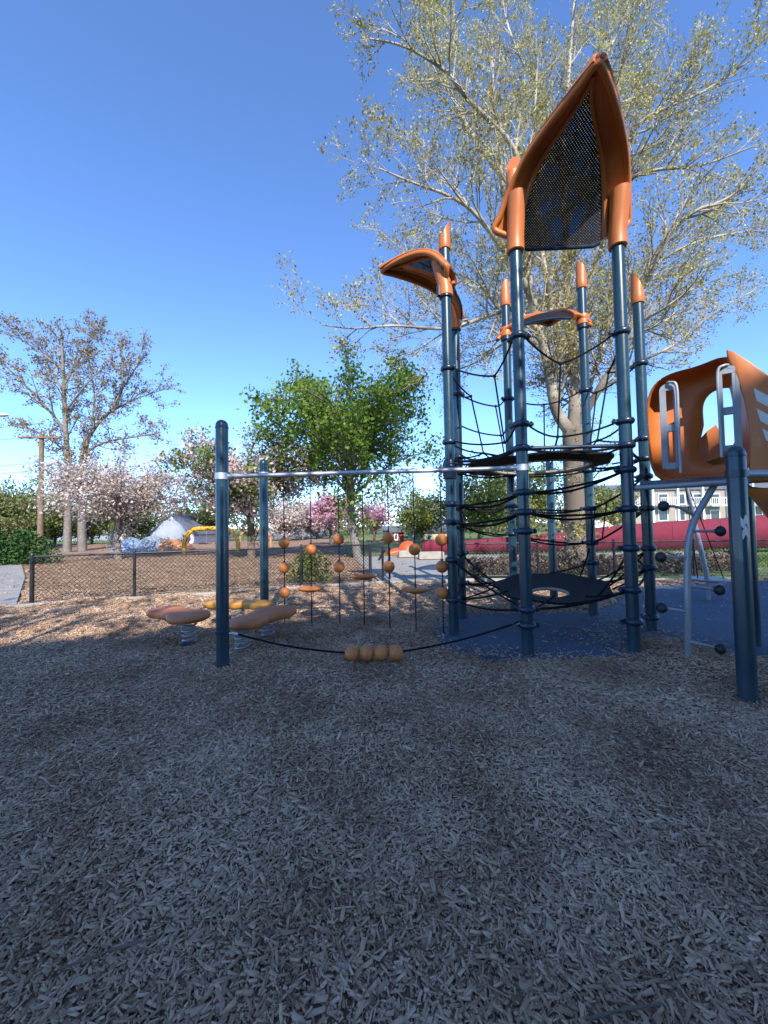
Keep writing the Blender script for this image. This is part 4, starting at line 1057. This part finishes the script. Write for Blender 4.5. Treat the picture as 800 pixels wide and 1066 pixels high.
L = [(smoothpts([b_ - Vector((0, 0, .2)), at(84, 510, Y), at(86, 480, Y), at(91, 455, Y)], 4), 0.298, 0.198),
     (LT([(91, 457, 0), (105, 437, 0), (122, 420, 0), (128, 385, 0), (122, 350, 0)], Y), 0.149, 0.031), (LT([(91, 470, 0), (110, 460, -.5), (140, 455, -1), (168, 450, -1.2)], Y), 0.099, 0.025),
     (LT([(110, 432, 0), (135, 418, .4), (155, 410, .8), (172, 405, 1)], Y), 0.087, 0.025), (LT([(124, 410, 0), (140, 385, -.6), (150, 370, -1)], Y), 0.074, 0.019),
     (LT([(126, 390, 0), (108, 360, .5), (98, 345, .6)], Y), 0.062, 0.019), (LT([(95, 450, 0), (98, 410, 1), (92, 370, 1.4)], Y), 0.087, 0.019)]
tree('bare_tree', b_, L, [(1.9, 2.0, .12), (2.9, 1.0, .15), (4.4, .55, .15)], 9, .14, M['trunk_grey'], M['brown_leaf'], 'tall forked tree with sparse brownish leaves leaning right above the pale crabapple', 63, 'tall sparse trees on the left', .12, .14, (30, 65), .17, .011)
# -- background trees
bgt = [  # px, depth, height, spread, material, size, label
    (2, 30, 5.6, 3.0, 'mid_leaf', .2, 'olive green tree at the far left edge behind the hedge'),
    (26, 36, 6.4, 3.4, 'pale_leaf', .22, 'light green thin tree just left of the utility pole'),
    (58, 40, 5.0, 3.2, 'mid_leaf', .22, 'olive shrub like tree behind the pole and the two tall trunks'),
    (96, 42, 4.8, 3.2, 'pale_leaf', .22, 'low pale green tree behind the pink crabapple trunk'),
    (140, 46, 4.2, 3.0, 'mid_leaf', .24, 'low dull green tree left of the gabled house'),
    (215, 44, 5.0, 3.4, 'mid_leaf', .24, 'dull green tree behind the yellow arch frame'),
    (300, 42, 4.8, 3.2, 'blossom', .24, 'distant pale tree between the back post and the maple'),
    (330, 46, 4.4, 3.0, 'brown_leaf', .26, 'distant brown twiggy tree left of the pink blossom'),
    (440, 30, 3.6, 1.6, 'pale_leaf', .2, 'small bright green tree in front of the yellow house'),
    (500, 27, 6.2, 3.2, 'pale_leaf', .2, 'yellow green tree behind the left posts of the tower'),
    (545, 30, 6.8, 3.4, 'pale_leaf', .2, 'yellow green tree behind the middle of the tower'),
    (635, 34, 4.6, 2.2, 'mid_leaf', .2, 'olive tree right of the sycamore trunk'),
    (690, 60, 5.5, 2.8, 'mid_leaf', .26, 'dull green tree by the long building behind the orange hood')]
for i, (px, zz, H, sp_, m_, sz, lab) in enumerate(bgt):
    rng = random.Random(70 + i); b_ = at(px, 560, zz); b_.z = 0
    tree('leafy_tree', b_, auto_limbs(rng, b_, H * .15, H, sp_, 18, .12), [(2.6, 1.3, .1), (3.6, .7, .1)], 13, sz, M['trunk_brown'], M[m_], lab, 80 + i, 'trees in the background', .22, .1, (35, 75), .2, .01)

# far-off woods that read as one mass
rg_ = np.random.default_rng(77); n = 46000
ang_w = rg_.uniform(-.95, .95, n); dw = 62 + 14 * rg_.random(n); X = np.tan(ang_w) * dw; 
top_ = 5.6 + 1.6 * np.sin(X * .21 + 1) + 1.2 * np.sin(X * .53) + .7 * np.sin(X * 1.3 + 2)
top_ = np.where(X > 14, top_ * .75, np.where(X < -10, top_ * 1.5, top_ * 1.2))
Zw = top_ * rg_.random(n) ** .8 + rg_.normal(0, .3, n)
leaf_mesh('distant_woods', np.stack([X, dw, np.abs(Zw)], -1), .42, M['woods'], None, 78)['kind'] = 'stuff'

def shrub(name, c, rx, ry, h, n, size, m, label, seed, group=None, stems=True):
    rg = random.Random(seed); t_ = thing(name, (c.x, c.y, 0), label, 'shrub', group); cent = []
    for i in range(n):
        u_ = rg.random() * 2 * PI; v_ = rg.random() ** .4; hh = rg.random()
        rr = math.sqrt(max(0, 1 - (hh * .95) ** 2)) * v_ * (1 + .25 * math.sin(3 * u_ + seed) + .15 * math.sin(7 * u_))
        cent.append(Vector((c.x + math.cos(u_) * rr * rx, c.y + math.sin(u_) * rr * ry, .03 + hh * h * (1 + .2 * math.sin(2 * u_ + seed)))))
    leaf_mesh('foliage', cent, size, m, t_, seed)
    mb = MB()
    for i in range(16):
        u_ = rg.random() * 2 * PI; k = rg.random() * .8
        mb.tube([c + Vector((math.cos(u_) * .1, math.sin(u_) * .1, 0)), c + Vector((math.cos(u_) * k * rx * .6, math.sin(u_) * k * ry * .6, h * .5)), c + Vector((math.cos(u_) * k * rx, math.sin(u_) * k * ry, h * (.95 - .3 * k)))], [.012, .009, .004], 5)
    mb.build('stems', M['trunk_brown'], t_)
c = at(8, 585, 17); c.z = 0; shrub('hedge_bush', c, 1.6, 1.2, 1.25, 7000, .12, M['hedge_dark'], 'rounded dark green bush beside the left path', 101)
c = at(322, 600, 10.0); c.z = 0; shrub('young_shrub', c, .55, .45, .75, 900, .09, M['pale_leaf'], 'small leafy green shrub behind the chain link fence', 103)
for i, px in enumerate((500, 530, 560, 625, 655, 685, 715, 745, 585)):
    c = at(px, 595, 10.6 + (i % 3) * .35); c.z = -.05
    labs = ['left of the tower', 'behind the left tower posts', 'behind the lower disc', 'right of the sycamore base', 'behind the right tower posts', 'behind the pod climber knobs', 'left of the saucer spinner', 'right of the saucer spinner', 'at the foot of the sycamore']
    shrub('dry_bush', c, .85, .5, .40, 2000, .07, M['dry_brush'], 'bare brown clipped bush behind the fence, ' + labs[i], 110 + i, 'brown bushes behind the right fence')
# lawn blades beyond the right fence
rg_ = np.random.default_rng(9); n = 22000
X = 4.4 + 22 * rg_.random(n); Yv = 11.2 + 14 * rg_.random(n); k = X < Yv * 1.15; k &= ~((Yv > 14.8) & (Yv < 17.3)); X, Yv = X[k], Yv[k]; n = len(X)
hb = .05 + .09 * rg_.random(n); a_ = rg_.random(n) * 2 * PI; wv = .02 + .02 * rg_.random(n)
base = np.stack([X, Yv, X * 0 - .02], -1); dv = np.stack([np.cos(a_) * wv, np.sin(a_) * wv, X * 0], -1); tv = np.stack([rg_.normal(0, .03, n), rg_.normal(0, .03, n), hb], -1)
V = np.stack([base - dv, base + dv, base + tv + dv * .2, base + tv - dv * .2], 1).reshape(-1, 3)
o = raw_mesh('grass', V, np.arange(4 * n).reshape(n, 4), M['tuft']); o['kind'] = 'stuff'

# ================================================================ FAR SIDE: WINDSCREEN, HOUSES, PLAY FRAMES
# maroon windscreen on a fence
ws = thing('windscreen_fence', (at(620, 570, 17.5).x, 17.6, 0), 'long maroon cloth windscreen fence behind the tower, rising to the right', 'windscreen')
tp_, bt_ = [], []
cols = [(440, 566), (447, 563), (460, 562), (481, 563), (520, 560), (560, 557), (600, 552), (650, 547), (700, 543), (750, 540), (800, 536), (860, 531), (940, 526)]
up_r = []; lo_r = []
fine = smoothpts([Vector((x, y, 0)) for x, y in cols], 6)
for i, v in enumerate(fine):
    yy = 18.0 + .05 * math.sin(i * 1.3) + .03 * math.sin(i * .47)
    up_r.append(at(v.x, v.y, yy)); q = at(v.x, 577, yy); q.z = .08; lo_r.append(q)
mb = MB(); mb.loft([up_r, [a.lerp(c_, .5) + Vector((0, .006, 0)) for a, c_ in zip(up_r, lo_r)], lo_r], closed=False); o = mb.build('cloth', M['maroon'], ws); md = o.modifiers.new('t', 'SOLIDIFY'); md.thickness = .012
for i in range(0, len(fine), 6):
    v = up_r[i]; mb = MB(); mb.lathe((v.x, v.y + .09, -.1), [(.035, 0), (.035, v.z + .08), (.002, v.z + .1)], 10); mb.build('post', M['fence'], ws)
    mb = MB(); mb.tube([v + Vector((0, -.008, -.01)), Vector((v.x, v.y - .008, .1))], .012, 6); mb.build('seam', M['maroon'], ws)
mb = MB(); mb.tube([p + Vector((0, .035, .0)) for p in up_r], .02, 6); mb.build('top_rail', M['fence'], ws)
c = at(425, 573, 19); c.z = 0
t_ = thing('play_tunnel', c, 'bright orange red play tunnel dome at the end of the maroon windscreen', 'play tunnel')
mb = MB(); mb.lathe(c, [(.55, 0), (.52, .2), (.42, .42), (.25, .58), (.05, .64)], 20); mb.build('dome', M['redpl'], t_)
mb = MB(); mb.tube([c + Vector((-.5, -.2, .1)), c + Vector((-.75, -.3, .05)), c + Vector((-1.0, -.4, .02))], [.22, .2, .16], 12); mb.build('chute', M['redpl'], t_)

def house(name, px0, px1, Y, eave_py, ridge_py, wallm, roofm, label, gable='front', depth=7, wins=(), base_py=None, cat='house', dormer=None):
    a, b_ = at(px0, 560, Y), at(px1, 560, Y); ze, zr = at((px0 + px1) / 2, eave_py, Y).z, at((px0 + px1) / 2, ridge_py, Y).z
    x0, x1 = a.x, b_.x; xm = (x0 + x1) / 2
    t_ = thing(name, (xm, Y, 0), label, cat, 'houses beyond the playground')
    mb = MB()
    if gable == 'front':
        mb.prism([Vector((x0, Y, -.2)), Vector((x1, Y, -.2)), Vector((x1, Y, ze)), Vector((xm, Y, zr)), Vector((x0, Y, ze))], (0, 1, 0), depth)
    else:
        mb.prism([Vector((x0, Y, -.2)), Vector((x0, Y, ze)), Vector((x0, Y + depth / 2, zr)), Vector((x0, Y + depth, ze)), Vector((x0, Y + depth, -.2))], (1, 0, 0), x1 - x0)
    wl = mb.build('wall', wallm, t_, False)
    mb = MB(); ov = .25; th = .14
    if gable == 'front':
        for sg in (-1, 1):
            e_ = Vector((x0 - ov if sg < 0 else x1 + ov, Y - ov, ze - ov * (zr - ze) / max(.1, (x1 - x0) / 2) + .01)); rdg = Vector((xm, Y - ov, zr + .01))
            mb.prism([e_, rdg, rdg + Vector((0, 0, th)), e_ + Vector((0, 0, th))], (0, 1, 0), depth + 2 * ov)
    else:
        for yy in (Y - ov, Y + depth + ov):
            mb.prism([Vector((x0 - ov, yy, ze - .1)), Vector((x0 - ov, Y + depth / 2, zr + .01)), Vector((x0 - ov, Y + depth / 2, zr + th)), Vector((x0 - ov, yy, ze + th - .1))], (1, 0, 0), x1 - x0 + 2 * ov)
    rf = mb.build('roof', roofm, t_, False)
    for (wx0, wy0, wx1, wy1) in wins:
        p, q = at(wx0, wy1, Y), at(wx1, wy0, Y); cx, cz = (p.x + q.x) / 2, (p.z + q.z) / 2; w_, h_ = q.x - p.x, q.z - p.z
        f_ = MB(); bw = .09
        for c_, s_ in (((cx, Y - .03, q.z), (w_ + bw, .08, bw)), ((cx, Y - .03, p.z), (w_ + bw, .08, bw)), ((p.x, Y - .033, cz), (bw, .075, h_ - bw)), ((q.x, Y - .033, cz), (bw, .075, h_ - bw))): f_.box(c_, s_)
        fo = f_.build('window', M['white'], t_, False)
        g_ = MB(); g_.box((cx, Y - .012, cz), (w_ - bw * .5, .02, h_ - bw * .5)); g_.build('pane', M['glass'], fo, False)
    return t_, x0, x1, ze, zr
house('gabled_house', 156, 202, 38, 556, 536, M['wallwhite'], M['roofgrey'], 'white gabled house behind the pale blue play mounds', 'front', 9, [(174, 548, 180, 556), (186, 560, 192, 568), (164, 560, 170, 568)])
house('red_house', 402, 421, 34, 553, 549, M['wallred'], M['roofgrey'], 'small flat red house with white windows seen past the maple', 'side', 6, [(405, 556, 408, 562), (411, 556, 414, 562), (405, 567, 408, 573), (411, 567, 414, 573)])
house('tall_house', 430, 462, 42, 545, 522, M['wallgrey'], M['roofblue'], 'tall grey house with a violet blue roof left of the tower', 'side', 9, [(436, 538 + 9, 442, 555), (448, 547, 454, 555)])
house('yellow_house', 440, 470, 37, 553, 546, M['wallyellow'], M['roofgrey'], 'pale yellow house in front of the tall grey house', 'side', 5, [(445, 557, 449, 565), (455, 557, 459, 565)])
house('long_house', 268, 332, 52, 560, 553, M['wallgrey'], M['roofgrey'], 'long low grey building behind the orange arch frame', 'side', 7, [(x, 563, x + 5, 570) for x in (274, 286, 298, 310, 321)])
house('far_house', 60, 112, 60, 556, 546, M['wallgrey'], M['roofgrey'], 'distant grey house behind the pink crabapple', 'side', 7, [(70, 560, 76, 567), (90, 560, 96, 567)])
# long tan apartment building on the right with white balcony frames
Y = 48
t_, x0, x1, ze, zr = house('apartment_building', 640, 1010, Y, 507, 498, M['walltan'], M['roofgrey'], 'long tan apartment building with white balconies behind the maroon windscreen', 'side', 12,
    [(x, yy, x + 9, yy + 11) for x in range(650, 830, 18) for yy in (514, 531)], cat='building')
for k in range(7):
    px = 655 + k * 26
    p, q = at(px, 527, Y), at(px + 17, 527, Y)
    mb = MB(); mb.box(((p.x + q.x) / 2, Y - .7, p.z), (q.x - p.x, 1.2, .12))
    for j in range(9):
        mb.box((p.x + (q.x - p.x) * (j + .1) / 8.2, Y - 1.26, p.z + .5), (.05, .05, .9))
    mb.box(((p.x + q.x) / 2, Y - 1.26, p.z + .98), (q.x - p.x, .08, .08)); mb.build('balcony', M['white'], t_, False)
    mb = MB(); mb.box((p.x - .25, Y - .2, 3.0), (.22, .3, 5.6)); mb.build('column', M['white'], t_, False)
house('white_shed', 612, 642, 31, 553, 543, M['wallwhite'], M['wallwhite'], 'low white roofed shed right of the sycamore trunk', 'side', 4, [(620, 556, 625, 562)])

# yellow arch play frame and its orange twin
def arch(px0, px1, Y, top_py, m_, label, r_=.13):
    a, b_ = at(px0, 570, Y), at(px1, 570, Y); zt = at((px0 + px1) / 2, top_py, Y).z; t_ = thing('arch_frame', ((a.x + b_.x) / 2, Y, 0), label, 'play frame', 'arched swing frames')
    rr = min(.9, (b_.x - a.x) * .3); pts = [Vector((a.x, Y, -.1)), Vector((a.x, Y, zt - rr))] + [Vector((a.x + rr - rr * math.cos(R(t)), Y, zt - rr + rr * math.sin(R(t)))) for t in (20, 45, 70, 90)] + \
        [Vector((b_.x - rr + rr * math.sin(R(t)), Y, zt - rr + rr * math.cos(R(t)))) for t in (0, 20, 45, 70)] + [Vector((b_.x, Y, zt - rr)), Vector((b_.x, Y, -.1))]
    mb = MB(); mb.tube(pts, r_, 14); mb.build('arch', m_, t_)
    for f_ in (.35, .65):
        x = a.x + (b_.x - a.x) * f_
        for dx in (-.2, .2):
            mb = MB(); mb.tube([Vector((x + dx, Y, zt)), Vector((x + dx, Y, .55))], .012, 5); mb.build('chain', M['pipe'], t_)
        mb = MB(); mb.box((x, Y, .53), (.46, .2, .05), 0, .015); mb.build('seat', M['rubber'], t_)
    return t_
arch(192, 248, 23, 550, M['arch'], 'bright yellow arched swing frame beyond the left fence')
arch(250, 282, 27, 552, M['paleorange'], 'faded orange arched swing frame behind the yellow one', .08)
# pale blue play mounds
c = at(148, 570, 26); c.z = 0
t_ = thing('play_mound', c, 'pale blue and grey twin play mounds beside the gabled house', 'play mound')
for dx, rr, hh, m_ in ((-.9, 1.0, .95, 'blueplay'), (.75, 1.05, 1.0, 'greystone')):
    mb = MB(); mb.lathe(c + Vector((dx, 0, 0)), [(rr * math.cos(R(t)), hh * math.sin(R(t))) for t in (0, 15, 30, 45, 60, 75, 88)], 26); mb.build('mound', M[m_], t_)

c = at(178, 572, 27); c.z = 0
t_ = thing('climbing_rock', c, 'grey climbing rock with a faded orange base left of the yellow arch', 'climbing rock')
mb = MB(); N = 18; rg = random.Random(8)
mb.loft([[c + Vector((k * math.cos(2 * PI * j / N) * rg.uniform(.9, 1.1), k * .7 * math.sin(2 * PI * j / N), z * rg.uniform(.95, 1.05))) for j in range(N)] for k, z in ((1.25, .3), (1.3, .7), (1.05, 1.3), (.7, 1.75), (.3, 2.0))], True, True); mb.build('boulder', M['greystone'], t_, True, 70)
mb = MB(); mb.lathe(c + Vector((.4, -.5, 0)), [(1.3, 0), (1.2, .3), (.9, .6), (.3, .75)], 20); mb.build('base', M['paleorange'], t_)
# utility pole with wires, street lamp
Y = 25; b_ = at(42, 560, Y); b_.z = 0
t_ = thing('utility_pole', b_, 'wooden utility pole with a crossarm at the left edge', 'utility pole')
zt = hz(40, 452, b_.x, Y)
mb = MB(); mb.tube([b_ - Vector((0, 0, .2)), Vector((b_.x, Y, zt))], [.17, .13], 12); mb.build('pole', M['pole'], t_)
mb = MB(); mb.box((b_.x, Y - .16, zt - .25), (2.6, .12, .12), .06, .01); ca = mb.build('crossarm', M['pole'], t_)
for dx in (-1.15, -.6, .6, 1.15):
    mb = MB(); mb.lathe((b_.x + dx, Y - .16, zt - .19), [(.03, 0), (.05, .03), (.03, .06), (.05, .09), (.02, .14)], 10); mb.build('insulator', M['slot'], ca)
for dz in (-.2, -1.9, -2.4):
    mb = MB(); mb.tube(sag(Vector((b_.x, Y - .18, zt + dz)), Vector((b_.x - 22, Y - 4, zt + dz + .2)), .8, 10), .014, 5); mb.build('wire', M['fence'], t_)
Y = 16; a = at(8, 432, Y)
t_ = thing('street_lamp', (a.x - 2.2, Y, 0), 'grey street lamp head reaching in at the left edge', 'street lamp')
mb = MB(); mb.tube([Vector((a.x - 2.2, Y, -.1)), Vector((a.x - 2.2, Y, a.z - .3))], [.09, .06], 10); mb.tube(smoothpts([Vector((a.x - 2.2, Y, a.z - .35)), Vector((a.x - 1.9, Y, a.z - .05)), Vector((a.x - .5, Y, a.z))], 5), .03, 8); mb.build('pole', M['pipe'], t_)
mb = MB(); mb.ball((a.x - .25, Y, a.z), .26, 16, 8, (1.1, .5, .28)); mb.build('lamp_head', M['slot'], t_)

# ================================================================ BEHIND THE CAMERA: unseen block added to throw the shade, trees added to dapple it
tan_e = math.tan(SUN_EL); BH = 18.0; back = BH / tan_e
def edge(x): return 5.7 + .30 * (x + 2)
sx_, sy_ = S.x / math.cos(SUN_EL), S.y / math.cos(SUN_EL)
xa, xb = -9.5, 12.0
A = Vector((xa + sx_ * back, edge(xa) + sy_ * back, 0)); B = Vector((xb + sx_ * back, edge(xb) + sy_ * back, 0))
d = (B - A).normalized(); nn = Vector((d.y, -d.x, 0))
blocker = thing('shade_block', A.lerp(B, .5), 'unseen tall pale brick block added behind the viewpoint to throw the shade', 'building')
mb = MB(); mb.prism([A + Vector((0, 0, -.2)), B + Vector((0, 0, -.2)), B + Vector((0, 0, BH)), A + Vector((0, 0, BH))], nn, 12); mb.build('wall', M['brick'], blocker, False)  # unseen block, added and sized to shade the foreground
ang_ = math.atan2(d.y, d.x)
for k in range(6):  # made-up windows on the added block
    for zz in (2.0, 5.5, 9.0, 12.5, 16.0):
        p = A + d * (2 + k * 3.5) - nn * .02 + Vector((0, 0, zz))
        mb = MB(); mb.box(p, (1.6, .08, 1.7), ang_); fo = mb.build('window', M['white'], blocker, False)
        mb = MB(); mb.box(p - nn * .03, (1.4, .06, 1.5), ang_); mb.build('pane', M['glass'], fo, False)
for i, (x, y, H) in enumerate(((1.6, -4.2, 11.6), (-3.2, -5.2, 10.4), (8.5, -3.0, 12.0))):  # unseen trees added to break up the edge of the shade
    rng = random.Random(200 + i); b_ = Vector((x, y, 0))
    tree('shade_tree', b_, auto_limbs(rng, b_, 4.5, H, 3.2, 14, .2), [(1.8, 1.5, .2), (2.6, .8, .15)], 8, .17, M['trunk_grey'], M['mid_leaf'], ('unseen spring tree added behind the viewpoint to dapple the mulch by the path', 'unseen spring tree added behind the viewpoint on the left to dapple the shade', 'unseen spring tree added behind the viewpoint on the right')[i], 210 + i, 'unseen trees added behind the viewpoint', .15)
